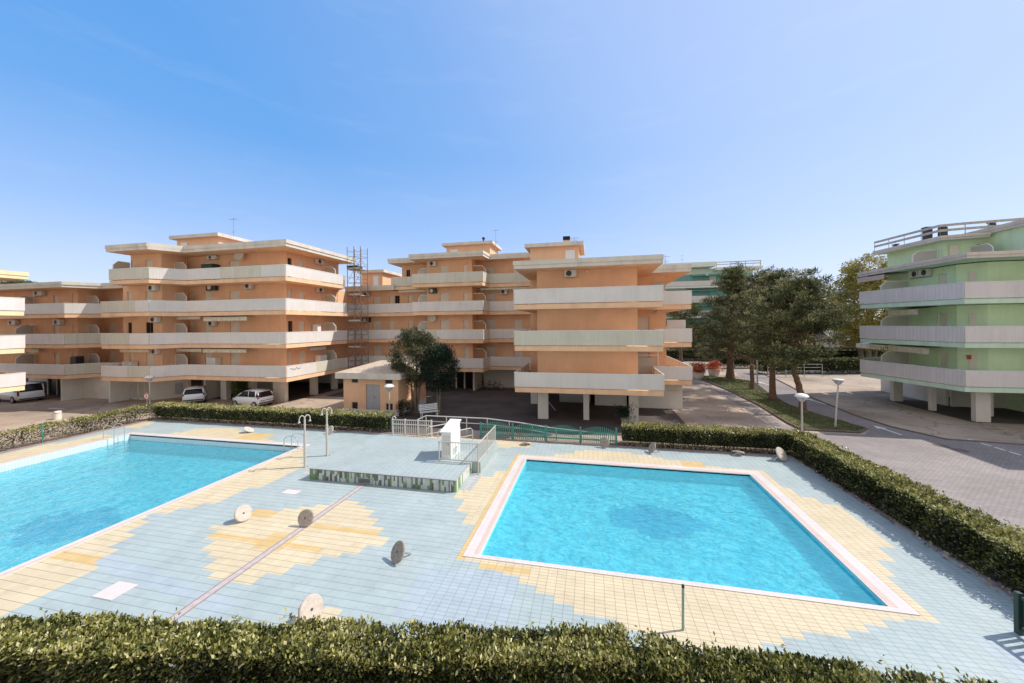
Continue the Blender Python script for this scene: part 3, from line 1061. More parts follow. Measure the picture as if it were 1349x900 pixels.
def wall_run(mb, p0, p1, z0, z1, ops, depth=0.13):
    """outer wall face from p0 to p1 (outside on the right), with real openings and reveals"""
    d = Vector((p1[0] - p0[0], p1[1] - p0[1], 0))
    L = d.length
    d.normalize()
    inn = Vector((-d.y, d.x, 0))
    def pt(s, z, e=0.0):
        return (p0[0] + d.x * s + inn.x * e, p0[1] + d.y * s + inn.y * e, z)
    ss = sorted({0.0, L} | {max(0, min(L, v)) for o in ops for v in o[:2]})
    zs = sorted({z0, z1} | {v for o in ops for v in o[2:4]})
    for i in range(len(ss) - 1):
        for j in range(len(zs) - 1):
            sc, zc = (ss[i] + ss[i + 1]) / 2, (zs[j] + zs[j + 1]) / 2
            if any(o[0] < sc < o[1] and o[2] < zc < o[3] for o in ops):
                continue
            mb.add([pt(ss[i], zs[j]), pt(ss[i + 1], zs[j]), pt(ss[i + 1], zs[j + 1]), pt(ss[i], zs[j + 1])], [(0, 1, 2, 3)], 0)
    for s0, s1, a, b in ops:
        for q in (((s0, a), (s0, b)), ((s0, b), (s1, b)), ((s1, b), (s1, a)), ((s1, a), (s0, a))):
            (u, v), (w, x) = q
            mb.add([pt(u, v), pt(w, x), pt(w, x, depth + 0.05), pt(u, v, depth + 0.05)], [(0, 1, 2, 3)], 0)
    return pt, d, inn, L

def facade(b, mb, p0, p1, floor, ops, shut='shutter', ztop=None):
    """ops: (a0, a1, floor, kind) in world x or y along the run"""
    z0, z1 = fz(floor), (fz(floor + 1) - 0.35 if ztop is None else ztop)
    axis = 0 if abs(p1[0] - p0[0]) > abs(p1[1] - p0[1]) else 1
    o2, kinds = [], []
    for a0, a1, f, k in ops:
        if f != floor:
            continue
        s0, s1 = sorted((abs(a0 - p0[axis]), abs(a1 - p0[axis])))
        za, zb = (z0 + 0.02, z0 + DOOR_H)
        if k == 'w':
            za = z0 + 0.95
        o2.append((s0, s1, za, zb))
        kinds.append(k)
    pt, d, inn, L = wall_run(mb, p0, p1, z0, z1, o2)
    for (s0, s1, za, zb), k in zip(o2, kinds):
        c = pt((s0 + s1) / 2, (za + zb) / 2, 0.12)
        rz = math.atan2(d.y, d.x)
        m = MB()
        if k == 'o':                                          # shutter open, dark room and a half-drawn leaf
            m.obox((c[0], c[1], c[2]), (s1 - s0 - 0.004, 0.02, zb - za - 0.004), rz)
            w = m.build('window', 'glass', b)
            m2 = MB()
            e = pt(s0 + (s1 - s0) * 0.52, (za + zb) / 2, 0.085)
            m2.obox((e[0], e[1], e[2]), (0.07, 0.04, zb - za - 0.02), rz)
            e = pt(s0 + 0.04, (za + zb) / 2, 0.085)
            m2.obox((e[0], e[1], e[2]), (0.06, 0.04, zb - za - 0.02), rz)
            m2.build('frame', 'brownframe', w)
        else:
            m.obox((c[0], c[1], c[2]), (s1 - s0 - 0.004, 0.03, zb - za - 0.004), rz)
            m.build('shutter', shut, b)

PR = random.Random(77)
def parapet(b, line, z, mats=('panel', 'panelflat', 'panelolive'), h=1.05, name='parapet'):
    """sheet parapet; neighbouring flats have sheets of different age"""
    mb = MB()
    rb = MB()
    for i in range(len(line) - 1):
        p0, p1 = Vector(line[i]), Vector(line[i + 1])
        d = (p1 - p0).normalized()
        nrm = Vector((d.y, -d.x)) * 0.035
        L = (p1 - p0).length
        cuts = [0.0]
        while len(mats) > 1 and L - cuts[-1] > 5.5:
            cuts.append(cuts[-1] + PR.uniform(2.6, 4.6))
        cuts.append(L)
        for k in range(len(cuts) - 1):
            mi = PR.choices(range(len(mats)), [5, 3, 2][:len(mats)])[0]
            g = 0.006 if k else 0.0
            mb.wallbar(p0 + nrm + d * (cuts[k] + g), p0 + nrm + d * cuts[k + 1], z + 0.05, z + h, 0.03, mi)
        a, c = p0 + nrm, p1 + nrm
        rb.wallbar(a, c, z + h + 0.002, z + h + 0.045, 0.06, 0)
        n = max(1, int(L / 1.25))
        for q in range(n):
            s = a + d * (L * (q + 0.5) / n)
            t = s - nrm * 2.2
            rb.tube([(t.x, t.y, z), (t.x, t.y, z + h)], 0.02, 6)
            if q % 2 == 0 and L > 2:
                rb.wallbar(s - d * 0.012 + nrm * 0.5, s + d * 0.012 + nrm * 0.5, z + 0.06, z + h - 0.01, 0.012, 0)
    o = mb.build(name, list(mats), b)
    rb.build('top_rail', 'screenframe', o)
    return o

def slab(b, poly, z0, z1, mats=('peach',), name='balcony_slab'):
    mb = MB()
    mb.prism(poly, z0, z1)
    return mb.build(name, mats[0], b)

def roof(b, poly, z0, z1, mats=('roofconc', 'rooftop', 'peach'), name='roof'):
    mb = MB()
    zm = z0 + (z1 - z0) * 0.45
    cx = sum(p[0] for p in poly) / len(poly)
    cy = sum(p[1] for p in poly) / len(poly)
    inner = [(cx + (x - cx) * (1 - 0.10 / max(1, abs(x - cx) + abs(y - cy)) * 1.0), cy + (y - cy) * (1 - 0.10 / max(1, abs(x - cx) + abs(y - cy)))) for x, y in poly]
    mb.prism(inner, z0, zm, 0, 0, 2)
    mb.prism(poly, zm + 0.001, z1, 0, 1, 0)
    return mb.build(name, list(mats), b)

def ac_unit(b, x0, x1, z0, z1, wall, axis='x', dark=False):
    """outdoor unit bolted to a wall; wall = plane coordinate, box stands out 0.30"""
    mb = MB()
    g, t = 0.06, 0.32
    if axis == 'x':
        mb.box(x0, wall - g - t, z0, x1, wall - g, z1)
    else:
        mb.box(wall + g * axis, x0, z0, wall + (g + t) * axis, x1, z1) if axis > 0 else mb.box(wall - g - t, x0, z0, wall - g, x1, z1)
    o = mb.build('air_conditioner', 'dark' if dark else 'acwhite', b)
    f = MB()
    cz = (z0 + z1) / 2
    r = min(z1 - z0, x1 - x0) * 0.40
    n = 20
    ca = x0 + (x1 - x0) * 0.36
    def ring(ax, e):
        pts = []
        for q in range(n):
            a = 2 * math.pi * q / n
            u, w = ca + r * math.cos(a), cz + r * math.sin(a)
            pts.append((u, wall - g - t - e, w) if ax == 'x' else (wall + (g + t + e) * ax, u, w))
        return pts
    f.add(ring(axis, 0.012), [tuple(range(n))])
    f.build('fan_grille', 'acwhite' if dark else 'dark', o)
    for u in (x0 + 0.12, x1 - 0.12):
        k = MB()
        if axis == 'x':
            k.box(u - 0.02, wall - g - t + 0.03, z0 - 0.05, u + 0.02, wall + 0.005, z0 - 0.003)
        else:
            a, c = sorted((wall - 0.005 * axis, wall + (g + t - 0.03) * axis))
            k.box(a, u - 0.02, z0 - 0.05, c, u + 0.02, z0 - 0.003)
        k.build('bracket', 'metal', o)
    return o

def dish(b, c, r, dirv):
    mb = MB()
    d = Vector(dirv).normalized()
    a = d.orthogonal().normalized()
    w = d.cross(a)
    n, rings = 18, 5
    c = Vector(c)
    vs = [tuple(c)]
    for i in range(1, rings + 1):
        rr = r * i / rings
        for q in range(n):
            t = 2 * math.pi * q / n
            vs.append(tuple(c + (a * math.cos(t) + w * math.sin(t)) * rr + d * (0.25 * rr * rr / r)))
    fs = [(0, 1 + q, 1 + (q + 1) % n) for q in range(n)]
    for i in range(rings - 1):
        for q in range(n):
            k = 1 + i * n
            fs.append((k + q, k + n + q, k + n + (q + 1) % n, k + (q + 1) % n))
    mb.add(vs, fs)
    o = mb.build('satellite_dish', 'acwhite', b, True)
    m = MB()
    m.tube([c - d * 0.35, c], 0.025, 6)
    m.tube([c - w * r * 0.8, c + d * r * 0.9], 0.012, 5)
    m.build('arm', 'metal', o)
    return o

def awning(b, a0, a1, z0, z1, wall, axis='x', out=0.5, m='awning', scallop=True):
    """half-rolled awning: cassette, sloping cloth and scalloped valance"""
    mb = MB()
    n = max(6, int(abs(a1 - a0) / 0.16))
    zt, zb = z1, z0 + (z1 - z0) * 0.62
    def P(s, e, z):
        return (s, wall - e, z) if axis == 'x' else (wall + e * axis, s, z)
    vs, fs = [], []
    for i in range(n + 1):
        s = a0 + (a1 - a0) * i / n
        sag = 0.11 * (0.5 + 0.5 * math.cos(math.pi * i)) if scallop else 0.0
        vs += [P(s, 0.02, zt), P(s, out, zb + 0.06), P(s, out + 0.012, z0 + sag)]
    for i in range(n):
        k = i * 3
        fs += [(k, k + 3, k + 4, k + 1), (k + 1, k + 4, k + 5, k + 2)]
    mb.add(vs, fs)
    o = mb.build('awning', m, b)
    mb = MB()
    p, q = P(a0, 0.06, zt + 0.03), P(a1, 0.06, zt + 0.03)
    mb.tube([p, q], 0.05, 8)
    mb.tube([P(a0, out, zb + 0.06), P(a1, out, zb + 0.06)], 0.025, 6)
    mb.build('roller', 'screenframe', o)
    return o

def screen_panel(b, p0, p1, z0, z1, col='screen'):
    """privacy screen between balconies, one top corner cut off, white frame"""
    d = Vector((p1[0] - p0[0], p1[1] - p0[1], 0))
    L = d.length
    d.normalize()
    c = min(0.38, L * 0.35)
    prof = [(0, z0), (L, z0), (L, z1 - c), (L - c, z1), (0, z1)]
    t = Vector((-d.y, d.x, 0)) * 0.012
    def P(s, z, k):
        return (p0[0] + d.x * s + t.x * k, p0[1] + d.y * s + t.y * k, z)
    n = len(prof)
    mb = MB()
    mb.add([P(s, z, -1) for s, z in prof] + [P(s, z, 1) for s, z in prof],
           [tuple(range(n)), tuple(n + i for i in reversed(range(n)))] + [(i, i + n, (i + 1) % n + n, (i + 1) % n) for i in range(n)])
    o = mb.build('privacy_screen', col, b)
    mb = MB()
    mb.tube([P(s, z, 0) for s, z in prof[1:]], 0.045, 6)
    mb.tube([P(0, z0, 0), P(0, z1, 0)], 0.03, 6)
    mb.build('frame', 'screenframe', o)
    return o

def column(b, x0, y0, x1, y1, z1=2.26, m='whitewall'):
    mb = MB()
    mb.box(x0, y0, -0.03, x1, y1, z1)
    return mb.build('column', m, b)

def wallbox(b, name, x0, y0, z0, x1, y1, z1, m):
    mb = MB()
    mb.box(x0, y0, z0, x1, y1, z1)
    return mb.build(name, m, b)

def antenna(b, x, y, z, h):
    mb = MB()
    mb.tube([(x, y, z), (x, y, z + h)], 0.025, 6)
    mb.tube([(x - 0.45, y, z + h - 0.15), (x + 0.45, y, z + h - 0.15)], 0.012, 5)
    for k in range(7):
        u = x - 0.42 + k * 0.14
        mb.tube([(u, y - 0.28, z + h - 0.15), (u, y + 0.28, z + h - 0.15)], 0.008, 4)
    mb.tube([(x - 0.3, y + 0.1, z + h * 0.62), (x + 0.3, y - 0.1, z + h * 0.62)], 0.012, 5)
    for k in range(4):
        u = x - 0.25 + k * 0.16
        mb.tube([(u, y, z + h * 0.62 - 0.2), (u, y, z + h * 0.62 + 0.2)], 0.008, 4)
    return mb.build('antenna', 'metal', b)

def rooftop_room(b, x0, y0, x1, y1, z0, z1, door=None, m='orange'):
    mb = MB()
    mb.box(x0, y0, z0, x1, y1, z1)
    o = mb.build('rooftop_room', m, b)
    e = 0.45
    mb = MB()
    mb.prism([(x0 - e, y0 - e), (x1 + e, y0 - e), (x1 + e, y1 + e), (x0 - e, y1 + e)], z1 + 0.002, z1 + 0.34, 0, 1, 2)
    mb.build('roof', ['roofconc', 'rooftop', 'peach'], o)
    if door:
        mb = MB()
        mb.box(door[0], y0 - 0.05, door[2], door[1], y0 - 0.004, door[3])
        mb.build('door', 'white', o)
    return o

ZR3, ZR4 = fz(4), fz(5)

# ---------------------------------------------------------------- A: four-storey block left of the scaffold
A = thing('apartment_building', 'four storey orange apartment block with a satellite dish, left of the scaffold tower', 'building', (-35, 34, 0), 'orange apartment blocks round the pool')
A_FRONT = [(-39.9, -39.4, f, 'n') for f in (1, 2, 3, 4)] + [(-38.06, -37.2, f, 'd') for f in (1, 2, 3, 4)] + [(-34.95, -33.75, f, 'd') for f in (1, 2, 3, 4)]
A_SIDE = [(29.95, 30.45, 4, 'o'), (31.22, 31.95, 4, 'd'), (35.9, 36.45, 4, 'o'), (29.95, 30.4, 3, 'n'), (31.29, 32.05, 3, 'd'), (35.9, 36.4, 3, 'n'), (29.95, 30.5, 2, 'o'), (31.29, 32.05, 2, 'd'), (35.9, 36.5, 2, 'n'), (29.95, 30.4, 1, 'n'), (31.29, 32.1, 1, 'd'), (35.9, 36.5, 1, 'n')]
A_BAY = [(-44.55, -44.03, 4, 'n'), (-42.22, -41.3, 4, 'd'), (-44.55, -44.03, 3, 'n'), (-42.22, -41.3, 3, 'd'), (-44.5, -44.0, 2, 'o'), (-42.22, -41.28, 2, 'o'), (-44.31, -43.9, 1, 'n'), (-42.22, -41.25, 1, 'd')]
wm = MB()
for f in (1, 2, 3, 4):
    xl = -45.1 if f < 4 else -44.06
    facade(A, wm, (xl, 27.5), (-40.2, 27.5), f, A_BAY)
    facade(A, wm, (-40.2, 27.5), (-40.2, 29.8), f, [])
    facade(A, wm, (-40.2, 29.8), (-28.3, 29.8), f, A_FRONT)
    facade(A, wm, (-28.3, 29.8), (-28.3, 37.2 if f == 4 else 42), f, A_SIDE)
    if f == 4:
        facade(A, wm, (-28.3, 37.2), (xl, 37.2), f, [])
        facade(A, wm, (xl, 37.2), (xl, 27.5), f, [])
    zs = fz(f)
    if f < 4:
        poly = [(-45.4, 26.0), (-39.5, 26.0), (-38.0, 27.9), (-26.6, 27.9), (-26.6, 38.7), (-26.6, 42), (-45.4, 42)]
        line = [(-45.4, 28.25), (-45.4, 26.0), (-39.5, 26.0), (-38.0, 27.9), (-26.6, 27.9), (-26.6, 38.75)]
    else:
        poly = [(-44.31, 26.0), (-39.5, 26.0), (-38.0, 27.9), (-26.6, 27.9), (-26.6, 36.0), (-28.3, 37.3), (-44.31, 37.3)]
        line = [(-44.31, 27.4), (-44.31, 26.0), (-39.5, 26.0), (-38.0, 27.9), (-26.6, 27.9), (-26.6, 36.0), (-28.2, 36.0)]
    slab(A, poly, zs - 0.35, zs)
    parapet(A, line, zs)
wm.build('wall', 'orange', A)
gm = MB()                                              # scribbled tag on the sunlit balcony panel
gy = np.linspace(0, 1, 60)
gm.tube([(-26.545, 28.25 + 1.15 * u, fz(1) + 0.74 + 0.09 * math.sin(u * 17) * math.cos(u * 5) + 0.05 * math.sin(u * 47 + 1)) for u in gy], 0.014, 5)
gm.build('graffiti', 'black', A)
roof(A, [(-44.35, 25.7), (-39.3, 25.7), (-37.8, 27.7), (-26.3, 27.7), (-26.3, 37.6), (-44.35, 37.6)], ZR4 - 0.35, ZR4 + 0.25)
rooftop_room(A, -42.6, 30.6, -37.2, 34.2, ZR4 + 0.25, ZR4 + 1.75, (-42.0, -41.2, ZR4 + 0.3, ZR4 + 1.4))
antenna(A, -37.5, 32.5, ZR4 + 0.25, 4.0)
for a in ((-37.23, -36.16, 13.93, 14.30, 0), (-37.39, -36.26, 10.87, 11.45, 1), (-32.73, -31.96, 10.89, 11.42, 0), (-37.2, -36.4, 7.35, 7.85, 0)):
    ac_unit(A, a[0], a[1], a[2], a[3], 29.8, 'x', bool(a[4]))
for a in ((33.42, 34.39, 13.75, 14.28), (33.6, 34.35, 10.8, 11.3)):
    ac_unit(A, *a, -28.3, 1)
for a in ((-41.41, -40.47, 10.75, 11.28), (-41.17, -40.25, 7.72, 8.25), (-41.05, -40.3, 4.70, 5.2)):
    ac_unit(A, *a, 27.5, 'x')
dish(A, (-33.2, 29.35, 14.05), 0.46, (0.25, -1, 0.3))
for a in ((-40.1, -37.4, 11.25, 11.55), (-40.1, -37.1, 7.95, 8.32), (-36.72, -31.63, 7.75, 8.32), (-40.1, -37.0, 4.78, 5.2), (-36.81, -31.73, 4.72, 5.22)):
    awning(A, *a, 29.8, 'x', 1.15)
awning(A, 31.85, 34.18, 4.75, 5.15, -28.3, 1, 0.7, 'white', False)
awning(A, -45.0, -41.3, 4.86, 5.18, 27.5, 'x', 0.35, 'awning', False)
for f in (1, 2, 3, 4):
    z = fz(f)
    screen_panel(A, (-40.2, 28.65), (-38.75, 28.65), z, z + 1.95)
    screen_panel(A, (-28.3, 34.9), (-26.95, 34.9), z, z + 1.95)
    screen_panel(A, (-45.0, 29.3), (-46.4, 29.3), z, z + 1.9) if f < 4 else screen_panel(A, (-44.01, 27.4), (-44.01, 26.1), z, z + 1.9)
# pilotis, entrance and garage walls
for x0, y0, x1, y1 in ((-36.4, 30.0, -35.7, 30.5), (-33.1, 30.0, -32.5, 30.5), (-30.15, 30.0, -28.8, 30.4), (-29.25, 33.7, -28.55, 34.1), (-29.2, 36.9, -28.6, 37.3), (-28.3, 38.0, -27.8, 38.4)):
    column(A, x0, y0, x1, y1)
wallbox(A, 'entrance_wall', -45.98, 26.85, -0.03, -45.8, 28.5, 2.25, 'whitewall')
mb = MB()
mb.box(-45.7, 28.6, 0.1, -43.3, 28.64, 2.2)
e = mb.build('entrance_door', 'screen', A)
mb = MB()
for x in (-45.75, -44.9, -44.05, -43.25):
    mb.box(x - 0.05, 28.52, 0, x + 0.05, 28.6, 2.25)
mb.box(-45.8, 28.52, -0.03, -43.2, 28.75, 0.12)
mb.build('frame', 'whitewall', e)
mb = MB()
mb.wallbar((-43.2, 28.55), (-41.3, 30.9), -0.03, 2.25, 0.2)
mb.build('entrance_wall', 'whitewall', A)
mb = MB()
mb.wallbar((-42.0, 29.86), (-41.65, 30.29), 0.35, 1.45, 0.06)
mb.build('meter_cupboard', 'greypaint', A)
wallbox(A, 'garage_wall', -41.5, 32.2, -0.03, -38.6, 32.4, 2.25, 'whitewall')
wallbox(A, 'garage_wall', -38.6, 35.0, -0.03, -34.5, 35.2, 2.25, 'whitewall')
wallbox(A, 'garage_wall', -46.0, 41.0, -0.03, -27.0, 41.2, 2.25, 'whitewall')
wallbox(A, 'garage_wall', -38.0, 29.62, -0.03, -37.8, 33.0, 2.25, 'whitewall')

def downpipe(b, x, y, z0, z1):
    m = MB()
    m.tube([(x, y, z0), (x, y, z1)], 0.05, 8)
    return m.build('downpipe', 'peach', b)
downpipe(A, -40.05, 29.66, -0.03, ZR4 - 0.36)
downpipe(A, -28.17, 29.55, 2.6, ZR4 - 0.36)
for x, z in ((-36.0, 12.9), (-30.5, 9.8), (-32.0, 6.6), (-36.3, 6.75), (-30.2, 3.9)):
    m = MB()
    m.lathe([(0.07, 0), (0.09, 0.03), (0.05, 0.05)], (x, 29.76, z + 0.75), 10)
    m.build('wall_lamp', 'white', A)

# ---------------------------------------------------------------- B: three-storey wing coming forward to the pool
B = thing('apartment_building', 'orange three storey wing on white columns straight behind the green picket fence', 'building', (0, 34, 0), 'orange apartment blocks round the pool')
wm = MB()
for f in (1, 2, 3):
    zs = fz(f)
    facade(B, wm, (-5.45, 46), (-5.45, 33.2), f, [])
    facade(B, wm, (-5.45, 33.2), (-4.1, 33.2), f, [(-4.55, -4.25, f, 'o')])
    facade(B, wm, (-4.1, 33.2), (-4.1, 28.15), f, [])
    facade(B, wm, (-4.1, 28.15), (3.25, 28.15), f, [])
    facade(B, wm, (3.25, 28.15), (3.25, 33.1), f, [])
    facade(B, wm, (3.25, 33.1), (6.1, 33.1), f, [(3.75, 4.75, f, 'd')] if f < 3 else [])
    facade(B, wm, (6.1, 33.1), (6.1, 46), f, [(35.0, 35.9, f, 'd'), (39, 39.9, f, 'd')])
    poly = [(-5.55, 39.15), (-5.55, 26.5), (4.7, 26.5), (4.7, 31.6), (7.7, 31.6), (7.7, 46), (-5.55, 46)]
    slab(B, poly, zs - 0.35, zs)
    parapet(B, [(-5.55, 33.1), (-5.55, 26.5), (4.7, 26.5), (4.7, 31.6)], zs, ('panelflat',) if f == 1 else (('panelolive',) if f == 2 else ('panel',)), 1.07)
    parapet(B, [(4.72, 31.6), (7.7, 31.6), (7.7, 45.9)], zs, ('panelflat',), 1.07)
wm.build('wall', 'orange', B)
roof(B, [(-5.6, 26.4), (4.75, 26.4), (4.75, 31.4), (7.75, 31.4), (7.75, 46.2), (-5.6, 46.2)], ZR3 - 0.42, ZR3 + 0.16)
rooftop_room(B, -5.55, 34.0, -1.1, 38.5, ZR3 + 0.16, ZR3 + 2.6, (-2.3, -1.45, ZR3 + 0.2, ZR3 + 2.25))
mb = MB()
mb.box(-2.55, 35.2, ZR3 + 2.94, -2.0, 35.75, ZR3 + 3.45)
ch = mb.build('chimney', 'peach', B)
mb = MB()
for k in range(3):
    mb.box(-2.6, 35.15, ZR3 + 3.48 + k * 0.13, -1.95, 35.8, ZR3 + 3.55 + k * 0.13)
mb.build('cowl', 'black', ch)
antenna(B, -1.6, 36.5, ZR3 + 2.94, 1.1)
antenna(B, 6.6, 36.0, ZR3 + 0.16, 1.6)
ac_unit(B, -1.96, -1.08, 10.70, 11.22, 28.15, 'x')
dish(B, (5.1, 32.6, 8.25), 0.34, (-0.5, -0.7, 0.4))
mb = MB()
mb.lathe([(0.05, 0), (0.09, 0.03), (0.09, 0.1), (0.05, 0.13)], (-0.3, 28.05, 11.0), 10)
mb.build('wall_lamp', 'white', B)
for x0, y0, x1, y1 in ((-4.1, 28.05, -3.32, 28.5), (-0.68, 28.3, -0.26, 28.7), (2.6, 28.1, 3.25, 28.55), (-5.5, 33.25, -4.9, 33.6)):
    column(B, x0, y0, x1, y1, 2.25)
wallbox(B, 'ground_floor_wall', 3.26, 33.2, -0.03, 7.35, 33.4, 2.25, 'whitewall')
wallbox(B, 'ground_floor_wall', 7.17, 33.4, -0.03, 7.35, 45.5, 2.25, 'whitewall')
mb = MB()
for k, w in enumerate((0.16, 0.10, 0.16, 0.16)):
    mb.box(6.25 + k * 0.24, 33.17, 1.45, 6.25 + k * 0.24 + w, 33.197, 1.58)
mb.build('number_plate', 'peach', B)
mb = MB()
mb.box(0.2, 33.6, -0.03, 2.9, 33.8, 2.25)
mb.build('garage_wall', 'whitewall', B)
wallbox(B, 'garage_wall', -5.4, 40.0, -0.03, 7.1, 40.2, 2.25, 'whitewall')
mb = MB()
mb.box(-3.0, 34.4, -0.03, -0.2, 34.5, 2.0)
mb.build('garage_door', 'metal', B)
# tubular frame and panels on the lowest right balcony
mb = MB()
for x in (3.5, 5.2):
    mb.tube([(x, 31.7, 2.6), (x, 31.7, 5.25)], 0.04, 6)
mb.tube([(3.5, 31.7, 4.6), (5.2, 31.7, 4.6)], 0.04, 6)
mb.build('awning_frame', 'screenframe', B)
wallbox(B, 'privacy_screen', 3.6, 32.0, 2.6, 4.9, 32.05, 4.35, 'screen')
wallbox(B, 'privacy_screen', 5.0, 33.0, 8.7, 6.0, 33.05, 10.6, 'screen')
wallbox(B, 'privacy_screen', 6.15, 33.0, 5.7, 7.6, 33.05, 7.45, 'panelflat')

# ---------------------------------------------------------------- C: rear block between A and B
Cb = thing('apartment_building', 'set back orange apartment block with pink rooftop room, behind the dark courtyard tree', 'building', (-16, 44, 0), 'orange apartment blocks round the pool')
C_L = [(-25.84, -24.84, f, 'd') for f in (1, 2, 3)] + [(-23.68, -23.1, f, 'n') for f in (1, 2, 3)] + [(-22.95, -22.34, 3, 'o')] + [(-21.24, -20.7, f, 'n') for f in (1, 2, 3)] + [(-21.44, -20.95, 4, 'o')]
C_B = [(-16.44, -15.4, f, 'd') for f in (1, 2, 3, 4)] + [(-13.72, -13.2, f, 'n') for f in (1, 2, 3, 4)]
C_R = [(-11.73, -10.7, f, 'd') for f in (1, 2, 3, 4)] + [(-8.51, -7.56, f, 'd') for f in (1, 2, 3, 4)]
wm = MB()
for f in (1, 2, 3, 4):
    zs = fz(f)
    xl = -28.2 if f < 4 else -22.0
    facade(Cb, wm, (xl, 40.2), (-18.0, 40.2), f, [o for o in C_L if o[0] > xl])
    facade(Cb, wm, (-18.0, 40.2), (-18.0, 38.4), f, [])
    facade(Cb, wm, (-18.0, 38.4), (-12.7, 38.4), f, C_B)
    facade(Cb, wm, (-12.7, 38.4), (-12.7, 40.4), f, [])
    facade(Cb, wm, (-12.7, 40.4), (-5.5, 40.4), f, C_R)
    if f == 4:
        facade(Cb, wm, (-22.0, 48), (-22.0, 40.2), f, [])
        facade(Cb, wm, (-5.5, 40.4), (-5.5, 48), f, [])
    sx = -26.55 if f < 4 else -22.6
    poly = [(sx, 38.8), (-19.2, 38.8), (-19.0, 37.0), (-11.1, 37.0), (-11.0, 39.2), (-5.6, 39.2), (-5.6, 48), (sx, 48)]
    slab(Cb, poly, zs - 0.35, zs)
    line = [(sx + 0.02, 38.8), (-19.2, 38.8), (-19.0, 37.0), (-11.1, 37.0), (-11.0, 39.2), (-5.62, 39.2)]
    if f == 4:
        line = [(sx, 41)] + line
    parapet(Cb, line, zs, ('panelolive',) if f == 4 else ('panel', 'panelflat', 'panelolive'))
    # white framed privacy screens
    screen_panel(Cb, (-12.7, 38.75), (-11.3, 38.75), zs, zs + 2.0, 'reveal')
    screen_panel(Cb, (-18.0, 38.75), (-19.3, 38.95), zs, zs + 2.0)
wm.build('wall', 'orange', Cb)
roof(Cb, [(-28.5, 38.5), (-22.1, 38.5), (-22.1, 48), (-28.5, 48)], ZR3 - 0.35, ZR3 + 0.2)
roof(Cb, [(-22.9, 38.5), (-19.5, 38.5), (-19.3, 36.7), (-10.9, 36.7), (-10.8, 38.9), (-5.4, 38.9), (-5.4, 48), (-22.9, 48)], ZR4 - 0.35, ZR4 + 0.2)
rooftop_room(Cb, -17.9, 44, -12.2, 48, ZR4 + 0.2, ZR4 + 2.45, (-17.4, -16.4, ZR4 + 0.3, ZR4 + 2.0))
rooftop_room(Cb, -29.6, 43.5, -26.6, 48, ZR3 + 0.2, ZR3 + 2.45, (-27.9, -27.15, ZR3 + 0.3, ZR3 + 2.1))
antenna(Cb, -11.7, 45, ZR4 + 0.2, 4.3)
for x, y, z in ((-19.6, 42, ZR4 + 0.2), (-13.1, 44.3, ZR4 + 2.8)):
    mb = MB()
    mb.lathe([(0.1, 0), (0.1, 0.35), (0.2, 0.4), (0.2, 0.55), (0.08, 0.62)], (x, y, z), 10)
    mb.build('chimney', 'black', Cb)
for a in ((-17.54, -16.75, 13.75, 14.28, 38.4, 0), (-17.61, -16.75, 10.75, 11.25, 38.4, 1), (-26.99, -26.18, 10.72, 11.25, 40.2, 0), (-27.17, -26.14, 7.65, 8.2, 40.2, 1), (-9.93, -9.18, 10.6, 11.1, 40.4, 0)):
    ac_unit(Cb, a[0], a[1], a[2], a[3], a[4], 'x', bool(a[5]))
dish(Cb, (-17.2, 38.0, 7.95), 0.45, (0.1, -1, 0.3))
awning(Cb, -12.1, -6.3, 11.0, 11.32, 40.4, 'x', 0.9)
awning(Cb, -22.0, -18.3, 11.0, 11.32, 40.2, 'x', 0.9, 'awning')
wallbox(Cb, 'garage_wall', -12.4, 41.5, -0.03, -8.2, 41.7, 2.25, 'whitewall')
wallbox(Cb, 'garage_wall', -28, 46.5, -0.03, -5.6, 46.7, 2.25, 'whitewall')
mb = MB()
mb.box(-15.2, 40.0, 0.1, -13.2, 40.05, 2.2)
e = mb.build('entrance_door', 'glass', Cb)
mb = MB()
for x in (-15.2, -14.2, -13.15):
    mb.box(x - 0.07, 39.9, -0.03, x + 0.07, 40.0, 2.25)
mb.build('frame', 'whitewall', e)
wallbox(Cb, 'entrance_wall', -12.75, 38.6, -0.03, -12.6, 41.4, 2.25, 'whitewall')
for x in (-27.0, -23.5, -20.0, -18.0):
    column(Cb, x - 0.3, 40.1, x + 0.3, 40.5)

# ---------------------------------------------------------------- D: rear left block
D = thing('apartment_building', 'three storey orange block behind the parked van, far left of the row', 'building', (-62, 34, 0), 'orange apartment blocks round the pool')
D_F = [(-59.13, -58.05, f, 'd') for f in (1, 2, 3)] + [(-55.12, -54.3, f, 'd') for f in (1, 2, 3)] + [(-52.45, -52.05, f, 'n') for f in (1, 2, 3)] + [(-66.0, -65.0, f, 'd') for f in (1, 2, 3)]
wm = MB()
for f in (1, 2, 3):
    zs = fz(f)
    facade(D, wm, (-76, 27.7), (-51.6, 27.7), f, D_F)
    facade(D, wm, (-51.6, 27.7), (-51.6, 29.8), f, [])
    facade(D, wm, (-51.6, 29.8), (-45.1, 29.8), f, [(-50.9, -50.1, f, 'd'), (-46.6, -45.8, f, 'd' if f != 2 else 'o')])
    slab(D, [(-76, 26.2), (-50.6, 26.2), (-49.0, 28.3), (-45.45, 28.3), (-45.45, 42), (-76, 42)], zs - 0.35, zs)
    parapet(D, [(-76, 26.2), (-50.6, 26.2), (-49.0, 28.3), (-45.47, 28.3)], zs)
    screen_panel(D, (-51.6, 28.5), (-50.1, 28.5), zs, zs + 1.95)
    screen_panel(D, (-57.9, 27.65), (-57.9, 26.35), zs, zs + 1.95)
wm.build('wall', 'orange', D)
roof(D, [(-76, 25.9), (-50.4, 25.9), (-48.8, 28.0), (-45.95, 28.0), (-45.95, 42), (-76, 42)], ZR3 - 0.40, ZR3 + 0.15)
